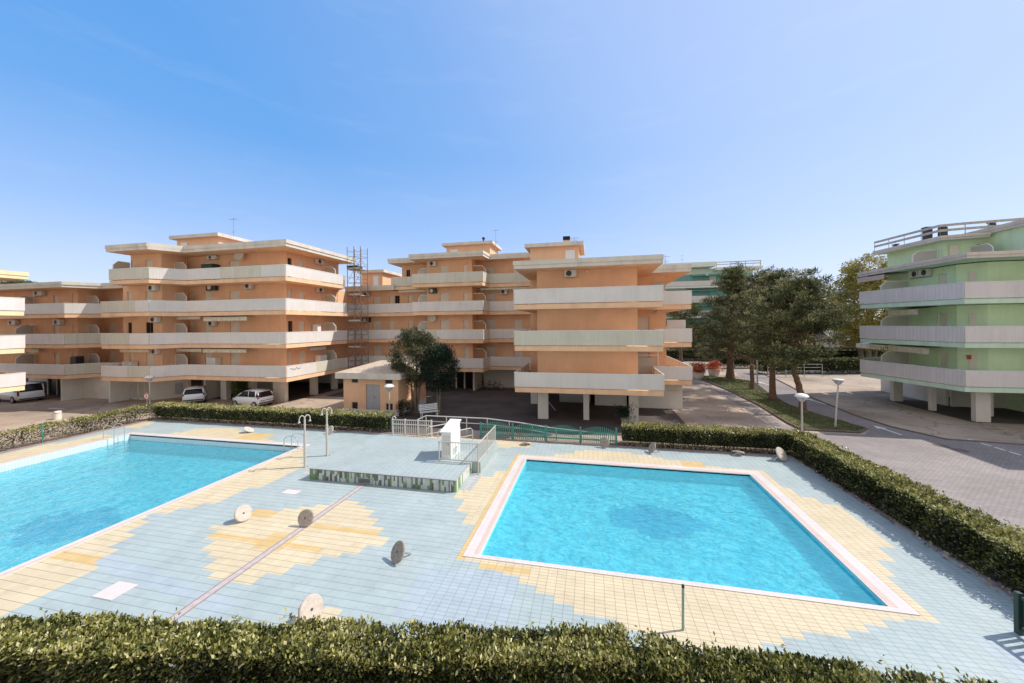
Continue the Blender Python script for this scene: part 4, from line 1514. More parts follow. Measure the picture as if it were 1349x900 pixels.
rooftop_room(D, -57.5, 36, -48.0, 40, ZR3 + 0.15, ZR3 + 1.7, None, 'orange')
for a in ((-57.36, -56.1, 10.7, 11.2), (-54.48, -53.4, 7.62, 8.15), (-61.23, -60.1, 7.68, 8.15)):
    ac_unit(D, *a, 27.7, 'x')
awning(D, -58.0, -56.3, 4.75, 5.15, 27.7, 'x', 0.5)
wallbox(D, 'entrance_wall', -52.0, 26.6, -0.03, -51.8, 28.2, 2.25, 'whitewall')
wallbox(D, 'entrance_wall', -51.8, 28.2, -0.03, -46.1, 28.4, 2.25, 'whitewall')
wallbox(D, 'garage_wall', -76, 36.0, -0.03, -46.2, 36.2, 2.25, 'whitewall')
mb = MB()
mb.box(-58.5, 29.0, 0.1, -54.5, 29.05, 2.25)
e = mb.build('entrance_door', 'glass', D)
mb = MB()
for x in (-58.5, -57.1, -55.7, -54.5):
    mb.box(x - 0.07, 28.9, -0.03, x + 0.07, 29.0, 2.25)
mb.build('frame', 'whitewall', e)
for x in (-60.5, -66, -71):
    column(D, x - 0.3, 27.9, x + 0.3, 28.3)

# ---------------------------------------------------------------- E: block cut off by the left picture edge
Eb = thing('apartment_building', 'sunlit block of cream slabs and white balcony panels cut off by the left edge', 'building', (-52, 14, 0), 'orange apartment blocks round the pool')
wm = MB()
for f in (1, 2, 3):
    zs = fz(f)
    facade(Eb, wm, (-60, 19.5), (-46.6, 19.5), f, [(-50, -49, f, 'd')]) if False else None
    facade(Eb, wm, (-46.6, 4), (-46.6, 19.5), f, [(9, 10, f, 'd'), (14, 15, f, 'd')])
    facade(Eb, wm, (-46.6, 19.5), (-60, 19.5), f, [])
    slab(Eb, [(-60, 4), (-45.1, 4), (-45.1, 21.0), (-60, 21.0)], zs - 0.35, zs, ('yellow',))
    parapet(Eb, [(-45.1, 4), (-45.1, 21.0), (-60, 21.0)], zs, ('panelg',))
wm.build('wall', 'orange', Eb)
roof(Eb, [(-60.3, 3.7), (-44.9, 3.7), (-44.9, 21.2), (-60.3, 21.2)], ZR3 - 0.42, ZR3 + 0.16, ('yellow', 'rooftop', 'peach'))
for y in (6, 11, 16, 19):
    column(Eb, -46.9, y - 0.3, -46.3, y + 0.3)

# ---------------------------------------------------------------- G: mint green block on the right
G = thing('apartment_building', 'mint green apartment block on square columns with railed roof terrace, at the right edge', 'building', (34, 38, 0))
wm = MB()
G_L = [(39.45, 39.9, f, 'n') for f in (1, 2, 3)] + [(34.51, 35.25, f, 'd') for f in (1, 2, 3)]
for f in (1, 2, 3):
    zs = fz(f)
    zt = fz(f + 1) - 0.32
    facade(G, wm, (30.2, 46), (30.2, 40.3), f, [])
    facade(G, wm, (30.2, 40.3), (26.45, 40.3), f, [])
    facade(G, wm, (26.45, 40.3), (26.45, 33.75), f, G_L)
    facade(G, wm, (26.45, 33.75), (27.45, 32.75), f, [])
    facade(G, wm, (27.45, 32.75), (46, 32.75), f, [(34, 35, f, 'd'), (39, 40, f, 'd')])
    slab(G, [(23.4, 38.8), (24.95, 31.3), (46, 31.3), (46, 46), (30.6, 46), (30.6, 41.7), (26.2, 41.7)], zs - 0.32, zs, ('greenslab',))
    parapet(G, [(30.55, 41.7), (26.2, 41.7), (23.4, 38.8), (24.95, 31.3), (46, 31.3)], zs, ('panelg',), 1.12)
    d = Vector((1, -1)).normalized()
    c = Vector((26.45, 33.75)) + d * 0.75
    mb = MB()
    mb.obox((c.x - 0.02, c.y - 0.02, zs + 1.2), (0.34, 0.05, 1.75), R(-45))
    mb.build('shutter', 'shutter', G)
    screen_panel(G, (26.4, 37.9), (24.4, 37.9), zs, zs + 1.95)
wm.build('wall', 'green', G)
roof(G, [(24.7, 41.3), (24.8, 30.9), (46, 30.9), (46, 46), (30.4, 46), (30.4, 42.0), (26.0, 42.0)], ZR3 - 0.28, ZR3 + 0.12, ('roofconc', 'rooftop', 'greenslab'))
ZT = ZR3 + 0.12
wm = MB()
for p0, p1 in (((30.2, 46), (30.4, 39.9)), ((30.4, 39.9), (31.6, 39.5)), ((31.6, 39.5), (33.2, 39.3))):
    wall_run(wm, p0, p1, ZT, 14.2, [])
wm.build('wall', 'green', G)
mb = MB()
mb.box(32.9, 27.4, -0.03, 46, 45.5, 14.45)  # unseen front of this wing is shaped to cast the road's shadow
tower = mb.build('guessed_wing', 'green', G)
for f in (1, 2, 3, 4):
    for y in (28.0, 29.4):
        wallbox(tower, 'window', 32.84, y, fz(f) + 0.9, 32.896, y + 0.7, fz(f) + 2.0, 'shutter')
    for x in (34.5, 38.5, 42.5):
        wallbox(tower, 'window', x, 27.34, fz(f) + 0.2, x + 1.1, 27.396, fz(f) + 2.1, 'shutter')
roof(G, [(32.6, 27.2), (46.3, 27.2), (46.3, 45.8), (32.6, 45.8)], 14.45, 14.95, ('roofconc', 'rooftop', 'greenslab'))
roof(G, [(28.9, 46), (29.5, 39.0), (31.0, 38.6), (32.55, 38.5), (32.55, 46)], 14.12, 14.5, ('roofconc', 'rooftop', 'greenslab'))
mb = MB()
mb.obox((30.9, 39.62, ZT + 1.0), (0.55, 0.04, 2.0), R(-18))
mb.build('shutter', 'shutter', G)
screen_panel(G, (30.3, 40.4), (28.6, 40.6), ZT, ZT + 1.7)
screen_panel(G, (31.9, 39.4), (31.9, 37.6), ZT, ZT + 1.7)
# timber rails of the roof terrace
mb = MB()
pl = [(28.95, 45.8), (29.5, 39.1), (30.95, 38.7), (38.0, 37.6)]
for z in (14.95, 15.38):
    for i in range(3):
        mb.wallbar(pl[i], pl[i + 1], z - 0.10, z + 0.10, 0.07)
rl = mb.build('roof_railing', 'plank', G)
mb = MB()
for i in range(3):
    a, b_ = Vector(pl[i]), Vector(pl[i + 1])
    n = max(1, int((b_ - a).length / 1.4))
    for q in range(n + 1):
        p = a + (b_ - a) * q / n
        mb.tube([(p.x + 0.06, p.y + 0.06, 14.3), (p.x + 0.06, p.y + 0.06, 15.45)], 0.025, 6)
mb.build('railing_post', 'metal', rl)
for x0, z1, w, y in ((29.9, 15.75, 0.5, 41.0), (30.7, 15.7, 0.45, 40.5), (29.6, 14.85, 0.25, 44.0), (33.9, 15.7, 0.28, 40.0)):
    mb = MB()
    mb.box(x0, y, 14.45, x0 + w, y + 0.4, z1 - 0.15)
    mb.box(x0 - 0.05, y - 0.05, z1 - 0.1, x0 + w + 0.05, y + 0.45, z1)
    mb.build('chimney', 'dark', G)
mb = MB()
s = MB()
for k in range(7):                                     # curly wrought ornament on the white wall
    pts = [(33.15 + k * 0.14 + 0.10 * math.cos(a * 0.9 + k), 39.25 - 0.02, 13.55 + 0.12 * math.sin(a + k * 1.7)) for a in np.linspace(0, 5, 12)]
    s.tube([(p[0] - 0.9, p[1] - 0.0, p[2]) for p in pts], 0.02, 5)
s.build('wall_ornament', 'brownframe', G)
awning(G, 37.9, 41.2, 10.75, 11.34, 26.45, -1, 1.8, 'awningpink')
awning(G, 34.99, 37.77, 7.62, 8.28, 26.45, -1, 1.5)
awning(G, 38.2, 41.3, 4.62, 5.26, 26.45, -1, 1.9)
awning(G, 34.04, 37.9, 4.58, 5.26, 26.45, -1, 1.5)
for a, c in ((35.7, 36.5), (36.6, 37.45)):
    ac_unit(G, a, c, 10.75, 11.33, 26.45, -1)
mb = MB()
mb.obox((26.8, 33.3, 4.5), (0.2, 0.1, 0.3), R(-45))
mb.build('meter_box', 'red', G)
for x0, y0, x1, y1 in ((26.45, 39.7, 27.15, 40.1), (26.5, 36.0, 26.85, 36.3), (26.6, 32.6, 27.45, 32.95), (28.5, 34.6, 29.3, 35.0), (31.5, 32.6, 32.8, 33.1), (37.5, 32.6, 38.8, 33.1)):
    column(G, x0, y0, x1, y1, 2.28)
wallbox(G, 'garage_wall', 29.4, 38.0, -0.03, 46, 38.2, 2.28, 'whitewall')
wallbox(G, 'garage_wall', 29.2, 38.3, -0.03, 29.4, 45.5, 2.28, 'whitewall')

# ---------------------------------------------------------------- F: teal block far behind the pines
Fb = thing('apartment_building', 'teal and pale green apartment block far behind the pines', 'building', (22, 86, 0))
wallbox(Fb, 'wall', 6, 82, -0.03, 31.4, 96, 18.2, 'palegreen')
roof(Fb, [(4.5, 79.5), (24, 79.5), (24, 97), (4.5, 97)], 18.3, 19.2, ('palegreen', 'rooftop', 'palegreen'))
roof(Fb, [(24.02, 80.0), (32.4, 80.0), (32.4, 97), (24.02, 97)], 17.6, 18.1, ('palegreen', 'rooftop', 'palegreen'))
mb = MB()
for z in (18.6, 19.05):
    mb.box(24.2, 80.2, z, 32.2, 80.32, z + 0.16)
for x in (24.3, 26.9, 29.5, 32.1):
    mb.box(x - 0.06, 80.33, 18.1, x + 0.06, 80.45, 19.2)
mb.build('roof_railing', 'roofconc', Fb)
for f in range(1, 6):
    z = 2.5 + 3.0 * (f - 1)
    slab(Fb, [(5, 80.2), (32, 80.2), (32, 82), (5, 82)], z - 0.3, z, ('palegreen',))
    mb = MB()
    mb.wallbar((5, 80.15), (32, 80.15), z + 0.05, z + 1.05, 0.04)
    mb.build('parapet', 'panelflat', Fb)
    mb = MB()
    mb.box(6.1, 81.9, z + 0.02, 31.3, 81.995, z + 2.5)
    mb.build('recess', 'teal', Fb)
    for k in range(6):
        x = 7 + k * 4.1
        mb = MB()
        mb.box(x, 81.8, z, x + 1.2, 81.895, z + 2.2)
        mb.build('shutter', 'tealshade' if (k + f) % 3 else 'shutter', Fb)
    if f in (3, 4, 5):
        mb = MB()
        mb.add([(15 + f, 81.9, z + 2.6), (21 + f, 81.9, z + 2.6), (21 + f, 80.3, z + 2.1), (15 + f, 80.3, z + 2.1)], [(0, 1, 2, 3)])
        mb.build('awning', 'tealshade', Fb)
antenna(Fb, 19, 85, 19.2, 2.5)

# ================================================================== hedges
HG = 'clipped hedges around the pool'
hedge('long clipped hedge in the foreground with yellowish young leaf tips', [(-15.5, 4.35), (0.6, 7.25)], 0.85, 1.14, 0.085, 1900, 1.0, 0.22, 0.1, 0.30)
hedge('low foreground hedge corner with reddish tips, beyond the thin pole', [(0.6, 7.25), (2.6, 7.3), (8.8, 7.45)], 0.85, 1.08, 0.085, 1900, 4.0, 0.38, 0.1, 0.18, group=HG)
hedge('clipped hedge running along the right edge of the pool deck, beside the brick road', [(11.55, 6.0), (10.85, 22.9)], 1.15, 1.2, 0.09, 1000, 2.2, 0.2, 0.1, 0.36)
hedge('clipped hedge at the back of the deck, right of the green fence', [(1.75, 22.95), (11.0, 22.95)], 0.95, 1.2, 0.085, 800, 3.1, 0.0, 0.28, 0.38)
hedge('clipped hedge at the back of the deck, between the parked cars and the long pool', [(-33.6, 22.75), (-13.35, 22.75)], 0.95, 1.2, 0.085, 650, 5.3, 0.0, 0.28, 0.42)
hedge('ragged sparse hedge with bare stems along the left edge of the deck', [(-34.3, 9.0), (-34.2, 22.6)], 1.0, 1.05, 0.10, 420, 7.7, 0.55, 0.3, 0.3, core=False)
# bleached leaves and pale stones lying under the hedges
Pl = []
for (x0, x1, y) in ((1.8, 10.2, 22.6), (-33.4, -13.4, 22.45)):
    n = int((x1 - x0) * 45)
    a = np.stack([RNG.uniform(x0, x1, n), y + RNG.uniform(-0.05, 0.35, n), RNG.uniform(0.0, 0.12, n)], 1)
    Pl.append(a)
n = 260
a = np.stack([RNG.uniform(10.35, 10.75, n), RNG.uniform(9, 22, n), RNG.uniform(0.0, 0.06, n)], 1)
Pl.append(a)
Pl = np.concatenate(Pl)
lt = leaves('leaf_litter', Pl, np.tile((0, -0.3, 0.5), (len(Pl), 1)), 0.13, 0.7, 'litter', None, RNG.uniform(0, 1, len(Pl)), 0.8)
lt['kind'] = 'stuff'
# far hedges across the road
hedge('dark far hedge across the road behind the tall pines', [(22.5, 57.5), (62, 64.5)], 1.4, 2.0, 0.2, 70, 2.9, 0, 0.0, 0.2, group=None)
hedge('taller far hedge behind the dark one, top catching the sun', [(20.0, 64.0), (66, 73)], 1.4, 2.9, 0.24, 45, 6.1, 0, 0.0, 0.35, group=None)
hedge('far hedge beyond the planters, in front of the teal block', [(9.0, 74.5), (22.0, 76.0)], 1.3, 2.1, 0.2, 60, 8.4, 0, 0.1, 0.25, group=None)

# ================================================================== trees
def pine(label, x, y, H, crown_z, rx, ry, lean, seed, density=1.0, bend=None, base_r=0.24, shape='umbrella'):
    random.seed(seed)
    root = thing('pine_tree', label, 'tree', (x, y, 0), 'pines on the grass island')
    mb = MB()
    path = bend or [(0, 0, 0), (0.1, 0.05, H * 0.3), (lean * 0.5, 0, H * 0.6), (lean, 0, H * 0.93)]
    pts = []
    for i in range(len(path) - 1):
        a, b = Vector(path[i]), Vector(path[i + 1])
        for k in range(4):
            t = k / 4
            pts.append(a.lerp(b, t) + Vector((random.gauss(0, .02), random.gauss(0, .02), 0)))
    pts.append(Vector(path[-1]))
    pts = [Vector((x, y, 0)) + p for p in pts]
    m = len(pts)
    mb.tube(pts, [base_r * (1.35 if i == 0 else 1.0) * (1 - 0.8 * i / m) + 0.02 for i in range(m)], 10)
    C, Rr = [], []
    nb = int(34 * density)
    for k in range(nb):
        f = (k + random.random()) / nb
        z = crown_z + (H - crown_z) * f * 0.93
        j = min(m - 2, max(0, int((z / H) * (m - 1))))
        st = pts[j].copy()
        st.z = z * 0.97
        prof = math.sin(math.pi * min(1, 0.22 + 0.80 * f)) ** 0.7 if shape == 'umbrella' else (1.05 - f) ** 0.65
        a = random.uniform(0, 2 * math.pi)
        reach = prof * random.uniform(0.65, 1.05)
        d = Vector((math.cos(a) * rx, math.sin(a) * ry, 0)) * reach
        L = d.length
        dv = d.normalized() + Vector((0, 0, random.uniform(0.0, 0.45) + 0.25 * f))
        br = limb(mb, st, dv, max(0.6, L), 0.03 + 0.055 * (1 - f), 5, 0.16, -0.02)
        for q, p in enumerate(br[2:]):
            for w in range(random.choice((3, 3, 4, 4))):
                s = 0.22 + 0.12 * q
                C.append((p.x + random.gauss(0, s), p.y + random.gauss(0, s), p.z + random.gauss(0.12, 0.26)))
                Rr.append(random.uniform(0.26, 0.44))
    top = pts[-1]
    for k in range(26):
        C.append((top.x + random.gauss(0, 0.7), top.y + random.gauss(0, 0.7), min(H + 0.2, H + random.gauss(-0.5, 0.45))))
        Rr.append(random.uniform(0.25, 0.4))
    mb.build('trunk', 'bark', root)
    C, Rr = np.array(C), np.array(Rr)
    per = 52
    n = len(C) * per
    off = RNG.normal(0, 0.42, (n, 3))
    off[:, 2] *= 0.65
    P = np.repeat(C, per, 0) + off * np.repeat(Rr, per)[:, None]
    D = off / (np.linalg.norm(off, axis=1, keepdims=True) + 1e-9)
    D[:, 2] += 0.7
    ti = 0.42 + np.repeat(RNG.normal(0, 0.22, len(C)), per) + RNG.normal(0, 0.14, n) + 0.25 * np.clip(off[:, 2] / 0.4, -0.5, 1)  # sunlight put into the needle colour on each clump's upper side
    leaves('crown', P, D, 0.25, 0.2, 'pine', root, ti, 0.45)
    return root

pine('big dark pine furthest along the grass island, dense crown reaching low', 17.2, 52.0, 14.4, 2.2, 6.2, 5.0, 0.5, 21, 2.3, base_r=0.42, shape='cone')
pine('slim straight pine just in front of the big dark one', 16.65, 44.1, 12.6, 4.2, 3.0, 3.0, 1.3, 22, 1.0, base_r=0.2)
pine('middle pine with a plain upright trunk, beside the give-way of the road bend', 16.2, 38.4, 11.8, 3.7, 3.0, 2.9, 0.3, 23, 1.15, base_r=0.26)
pine('nearest pine with a kinked S shaped trunk, by the lamp posts', 16.1, 33.1, 10.8, 3.9, 3.5, 3.2, 0.25, 24, 1.5,
     bend=[(0, 0, 0), (-0.05, 0, 1.2), (-0.35, 0, 2.6), (-0.62, 0.05, 3.4), (-0.35, 0, 4.3), (-0.2, 0, 6.5), (0.3, 0, 9.6)], base_r=0.25)

def broadleaf(name, label, x, y, stems, shells, leaf, aspect, per, material, bark='barkgrey', seed=1, up=0.4, tint=0.5, twigs=0, group=None, cat='tree'):
    """stems: list of (dx,dy,top z, r); shells: ellipsoids (cx,cy,cz,rx,ry,rz,n,rad)"""
    random.seed(seed)
    root = thing(name, label, cat, (x, y, 0), group)
    mb = MB()
    for dx, dy, zt, r in stems:
        a = Vector((x + dx * 0.25, y + dy * 0.25, -0.03))
        b = Vector((x + dx, y + dy, zt))
        mid = a.lerp(b, 0.5) + Vector((random.gauss(0, .12), random.gauss(0, .12), 0))
        mb.tube([a, a.lerp(mid, .5), mid, mid.lerp(b, .5), b], [r * 1.2, r, r * .8, r * .55, r * .25], 8)
        for k in range(5):
            s = mid.lerp(b, random.uniform(0, 0.9))
            limb(mb, s, (random.gauss(0, 1), random.gauss(0, 1), 0.9), zt * 0.28, r * 0.4, 4, 0.2)
    C, Rr = [], []
    for cx, cy, cz, rx, ry, rz, n, rad in shells:
        for k in range(n):
            v = Vector((random.gauss(0, 1), random.gauss(0, 1), random.gauss(0, 1))).normalized()
            t = random.uniform(0.35, 1.0) ** 0.5 * random.choice((1.0, 1.0, 0.93, 1.07))
            C.append((x + cx + v.x * rx * t, y + cy + v.y * ry * t, cz + v.z * rz * t))
            Rr.append(rad * random.uniform(0.7, 1.3))
            if twigs and random.random() < twigs:
                s = Vector((x + cx + v.x * rx * 0.35, y + cy + v.y * ry * 0.35, cz + v.z * rz * 0.35))
                e = Vector(C[-1])
                mb.tube([s, s.lerp(e, .55) + Vector((random.gauss(0, .2), random.gauss(0, .2), .1)), e + v * random.uniform(0.3, 1.0)], [0.05, 0.03, 0.008], 5)
    mb.build('trunk', bark, root)
    clumps_to_leaves('crown', C, Rr, per, leaf, aspect, material, root, up, tint)
    return root

broadleaf('olive_tree', 'round grey-green tree with several stems beside the pink kiosk', -14.3, 28.0,
          [(-0.5, 0, 4.2, 0.10), (0.1, 0.2, 4.6, 0.10), (0.7, 0.1, 4.4, 0.10), (0.3, -0.3, 4.0, 0.09)],
          [(-0.1, 0, 4.5, 1.95, 1.7, 2.3, 300, 0.27), (0.9, 0.1, 5.3, 1.5, 1.3, 1.2, 130, 0.25), (-0.1, 0, 6.3, 1.0, 0.9, 0.8, 70, 0.22), (-1.2, 0, 3.4, 1.0, 0.9, 0.9, 60, 0.24)], 0.12, 0.45, 46, 'olive', seed=31, tint=0.5)
broadleaf('conifer_tree', 'very dark dense bushy conifer leaning against the round kiosk tree', -12.2, 28.0,
          [(0.1, 0, 4.2, 0.10), (-0.3, 0.2, 3.6, 0.07)],
          [(0.1, 0, 3.7, 1.45, 1.4, 1.9, 300, 0.36), (0.1, 0, 4.7, 0.95, 0.95, 1.0, 90, 0.3)], 0.14, 0.3, 60, 'conifer', seed=32, tint=0.4)
broadleaf('bush', 'low dark bush at the foot of the kiosk wall', -14.7, 27.0, [(0, 0, 0.7, 0.03)], [(0, 0, 0.6, 0.55, 0.5, 0.6, 40, 0.25)], 0.1, 0.4, 40, 'conifer', seed=33, tint=0.5, cat='bush')
broadleaf('bush', 'small round bush in the gap between garage columns, behind the parked hatchback', -33.2, 29.3, [(0, 0, 1.2, 0.03)], [(0, 0, 1.25, 0.7, 0.6, 0.9, 60, 0.26)], 0.12, 0.45, 40, 'farleaf', seed=34, tint=0.35, cat='bush')
broadleaf('willow_tree', 'tall yellowish half-bare spring tree behind the mint green block', 40.5, 66.0,
          [(-1.5, 0, 11.5, 0.32), (1.5, 0.5, 13.5, 0.3), (0.6, 0, 14.5, 0.35), (3, 0, 11.5, 0.25)],
          [(0.3, 0, 8.8, 5.6, 4.5, 6.2, 760, 0.72), (0.8, 0, 14.2, 3.8, 3, 3.0, 160, 0.5)], 0.30, 0.4, 52, 'willow', seed=35, tint=0.66, twigs=0.10)
broadleaf('pine_tree', 'light green stone pine top seen behind the right-hand balconies of the wing', 13.2, 60.0, [(0, 0, 9.0, 0.25)],
          [(0, 0, 9.0, 2.6, 2.4, 1.2, 150, 0.5)], 0.25, 0.22, 46, 'farleaf', 'bark', 36, 0.6, 0.55)
broadleaf('pine_tree', 'dark stone pine top poking above the roof at the far left edge', -135.0, 61.0, [(0, 0, 17.0, 0.4)],
          [(0, 0, 16.8, 6.5, 5, 1.9, 260, 0.8)], 0.42, 0.25, 40, 'farleaf', 'bark', 37, 0.6, 0.4)
for k, (x, y, h, r, lab) in enumerate(((30, 72, 7, 2.4, 'leafy garden tree beyond the far hedges, left of the white gable'), (36.5, 80, 9, 3.2, 'broad garden tree beyond the far hedges, below the terracotta roof'), (50, 76, 8, 3.0, 'garden tree glimpsed under the mint block balconies'),
                                     (26, 70, 6, 2.0, 'small garden tree peeping between the pine trunks'), (44, 86, 10, 3.8, 'taller garden tree behind the yellowish spring tree'),
                                     (19.5, 78, 8, 3.0, 'bushy tree at the foot of the teal block, behind the big dark pine'), (25.5, 77.5, 7, 2.6, 'lower bushy tree at the right foot of the teal block'))):
    broadleaf('garden_tree', lab, x, y, [(0, 0, h * 0.7, 0.2)], [(0, 0, h * 0.62, r, r, h * 0.36, 130, 0.6)], 0.3, 0.5, 34, 'farleaf', seed=40 + k, tint=0.45)
def treeline():
    C = []
    Rr = []
    random.seed(5)
    for k in range(1500):
        x = random.uniform(-260, 330)
        C.append((x, 190 + random.gauss(0, 6) + 0.03 * x, abs(random.gauss(0, 1)) * (2.6 + 1.6 * math.sin(x * 0.13) + 1.0 * math.sin(x * 0.041)) + 1))
        Rr.append(random.uniform(1.6, 2.6))
    o = clumps_to_leaves('far_trees', C, Rr, 22, 1.3, 0.6, 'farleaf', None, 0.3, 0.35)
    o['kind'] = 'stuff'
treeline()
# planters with red photinia
def planter(x, y, lab, seed):
    random.seed(seed)
    t = thing('planter', lab, 'planter', (x, y, 0), 'planters by the grass island')
    mb = MB()
    mb.lathe([(0.55, -0.03), (0.72, 0.5), (0.8, 0.9), (0.84, 0.95), (0.74, 0.95), (0.70, 0.85)], (x, y, 0), 20)
    mb.build('pot', 'whitewall', t, True)
    C = [(x + random.gauss(0, 0.45), y + random.gauss(0, 0.45), 1.35 + random.gauss(0, 0.32)) for k in range(60)]
    clumps_to_leaves('shrub', C, [0.3] * 60, 36, 0.17, 0.45, 'redleaf', t, 0.5, 0.6, 0.25)
planter(13.1, 51.0, 'pale planter overflowing with red leaves, nearest the apartment wing', 51)
planter(16.0, 54.4, 'pale planter with red leaves, half behind the big dark pine', 52)

# ================================================================== kiosk and small buildings
K = thing('kiosk', 'small orange utility hut with pale hipped roof and grey double door', 'hut', (-17.5, 29.2, 0))
mb = MB()
KX0, KX1, KY0, KY1 = -20.1, -15.15, 26.9, 31.9
wall_run(mb, (KX0, KY0), (KX1, KY0), 0.42, 2.92, [(0.75, 1.30, 0.02 + 0.40, 0.95), (2.05, 3.35, 0.42, 2.44), (3.85, 4.45, 0.42, 0.95), (0.75, 1.35, 2.55, 2.85), (3.8, 4.45, 2.55, 2.85)])
wall_run(mb, (KX1, KY0), (KX1, KY1), 0.42, 2.92, [])
wall_run(mb, (KX1, KY1), (KX0, KY1), 0.42, 2.92, [])
wall_run(mb, (KX0, KY1), (KX0, KY0), 0.42, 2.92, [])
mb.build('wall', 'orange', K)
mb = MB()
mb.box(KX0 - 0.02, KY0 - 0.02, -0.03, KX1 + 0.02, KY1 + 0.02, 0.42)
mb.build('plinth', 'whitewall', K)
mb = MB()
e = 0.45
p = [(KX0 - e, KY0 - e), (KX1 + e, KY0 - e), (KX1 + e, KY1 + e), (KX0 - e, KY1 + e)]
mb.prism(p, 2.92, 3.40, 0, 0, 0)
mb.build('fascia', 'roofconc', K)
mb = MB()
zt = 4.15
vs = [(*q, 3.402) for q in p] + [(-18.2, 29.4, zt), (-17.1, 29.4, zt)]
mb.add(vs, [(0, 1, 5, 4), (1, 2, 5), (2, 3, 4, 5), (3, 0, 4)])
mb.build('roof', 'hutroof', K)
mb = MB()
mb.box(KX0 + 2.06, KY0 + 0.1, 0.42, KX0 + 3.34, KY0 + 0.14, 2.43)
dr = mb.build('door', 'greypaint', K)
mb = MB()
mb.box(KX0 + 2.69, KY0 + 0.09, 0.45, KX0 + 2.71, KY0 + 0.099, 2.4)
mb.box(KX0 + 2.78, KY0 + 0.06, 1.35, KX0 + 2.84, KY0 + 0.099, 1.5)
for z in (1.75, 1.86, 1.97):
    mb.box(KX0 + 2.25, KY0 + 0.085, z, KX0 + 2.5, KY0 + 0.099, z + 0.06)
mb.build('handle', 'metal', dr)
for a, b_, z0, z1 in ((0.76, 1.29, 0.43, 0.94), (3.86, 4.44, 0.43, 0.94), (0.76, 1.34, 2.56, 2.84), (3.81, 4.44, 2.56, 2.84)):
    mb = MB()
    mb.box(KX0 + a, KY0 + 0.13, z0, KX0 + b_, KY0 + 0.15, z1)
    n = 5
    for k in range(n):
        zz = z0 + (z1 - z0) * (k + 0.5) / n
        mb.box(KX0 + a, KY0 + 0.08, zz - 0.02, KX0 + b_, KY0 + 0.129, zz + 0.005)
    mb.build('vent', 'dark', K)
mb = MB()
mb.lathe([(0.04, 0), (0.1, 0.06), (0.08, 0.14)], (-15.0, 28.1, 2.2), 10)
mb.build('wall_lamp', 'white', K)

def house(label, x0, y0, x1, y1, h, ridge, wallm, roofm):
    t = thing('house', label, 'house', ((x0 + x1) / 2, (y0 + y1) / 2, 0))
    wallbox(t, 'wall', x0, y0, -0.03, x1, y1, h, wallm)
    mb = MB()
    e = 0.5
    ym = (y0 + y1) / 2
    mb.add([(x0 - e, y0 - e, h), (x1 + e, y0 - e, h), (x1 + e, ym, ridge), (x0 - e, ym, ridge), (x1 + e, y1 + e, h), (x0 - e, y1 + e, h)], [(0, 1, 2, 3), (3, 2, 4, 5), (1, 4, 2), (0, 3, 5)])
    mb.build('roof', roofm, t)
    for k in range(int((x1 - x0) / 2.6)):
        x = x0 + 1.0 + k * 2.6
        for z in np.arange(1.0, h - 1.5, 3.0):
            w = wallbox(t, 'window', x, y0 - 0.06, z, x + 1.0, y0 - 0.004, z + 1.3, 'shutter')
    return t
house('tall house with terracotta roof far behind the garden trees', 38, 98, 52, 108, 11.5, 14.0, 'peach', 'terracotta')
house('low white gabled house beyond the far hedges between pine trunks', 27.5, 76, 33.5, 82, 4.2, 6.0, 'white', 'rooftop')
house('low cream house under the yellowish spring tree', 41, 74.5, 56, 80, 4.0, 5.6, 'whitewall', 'rooftop')

# ================================================================== scaffold tower
S = thing('scaffold_tower', 'tall rusty scaffold tower standing between two orange blocks', 'scaffold', (-26.2, 37.4, 0))
mb = MB()
SX0, SX1, SY0, SY1, SH = -26.5, -24.85, 36.3, 37.6, 16.0
for x in (SX0, (SX0 + SX1) / 2, SX1):
    for y in (SY0, SY1):
        mb.tube([(x, y, -0.03), (x, y, SH)], 0.036, 6)
lv = np.arange(0.4, SH, 1.45)
for k, z in enumerate(lv):
    for y in (SY0, SY1):
        mb.tube([(SX0, y, z), (SX1, y, z)], 0.022, 5)
        mb.tube([(SX0, y, z + 0.5), (SX1, y, z + 0.5)], 0.016, 5)
    for x in (SX0, (SX0 + SX1) / 2, SX1):
        mb.tube([(x, SY0, z), (x, SY1, z)], 0.022, 5)
        mb.tube([(x, SY0, z + 0.7), (x, SY1, z + 0.7)], 0.016, 5)
    if k < len(lv) - 1:
        for y in (SY0, SY1):
            a, b_ = (SX0, SX1) if k % 2 else (SX1, SX0)
            mb.tube([(a, y, z), ((a + b_) / 2, y, z + 1.4)], 0.018, 5)
            mb.tube([(b_, y, z), ((a + b_) / 2, y, z + 1.4)], 0.018, 5)
mb.build('frame', 'rust', S)
for k, z in enumerate(lv[1::2]):
    mb = MB()
    mb.box(SX0 + 0.05, SY0 + 0.1, z + 0.03, SX1 - 0.05, SY1 - 0.1, z + 0.08)
    mb.box(SX0 + 0.05, SY0 + 0.02, z + 0.082, SX1 - 0.05, SY0 + 0.06, z + 0.24)
    mb.build('platform_deck', 'plank', S)
mb = MB()
mb.box(SX0 - 0.3, SY0 + 0.3, 13.65, SX0 + 1.0, SY1, 13.95)
mb.build('tarpaulin', 'dark', S)

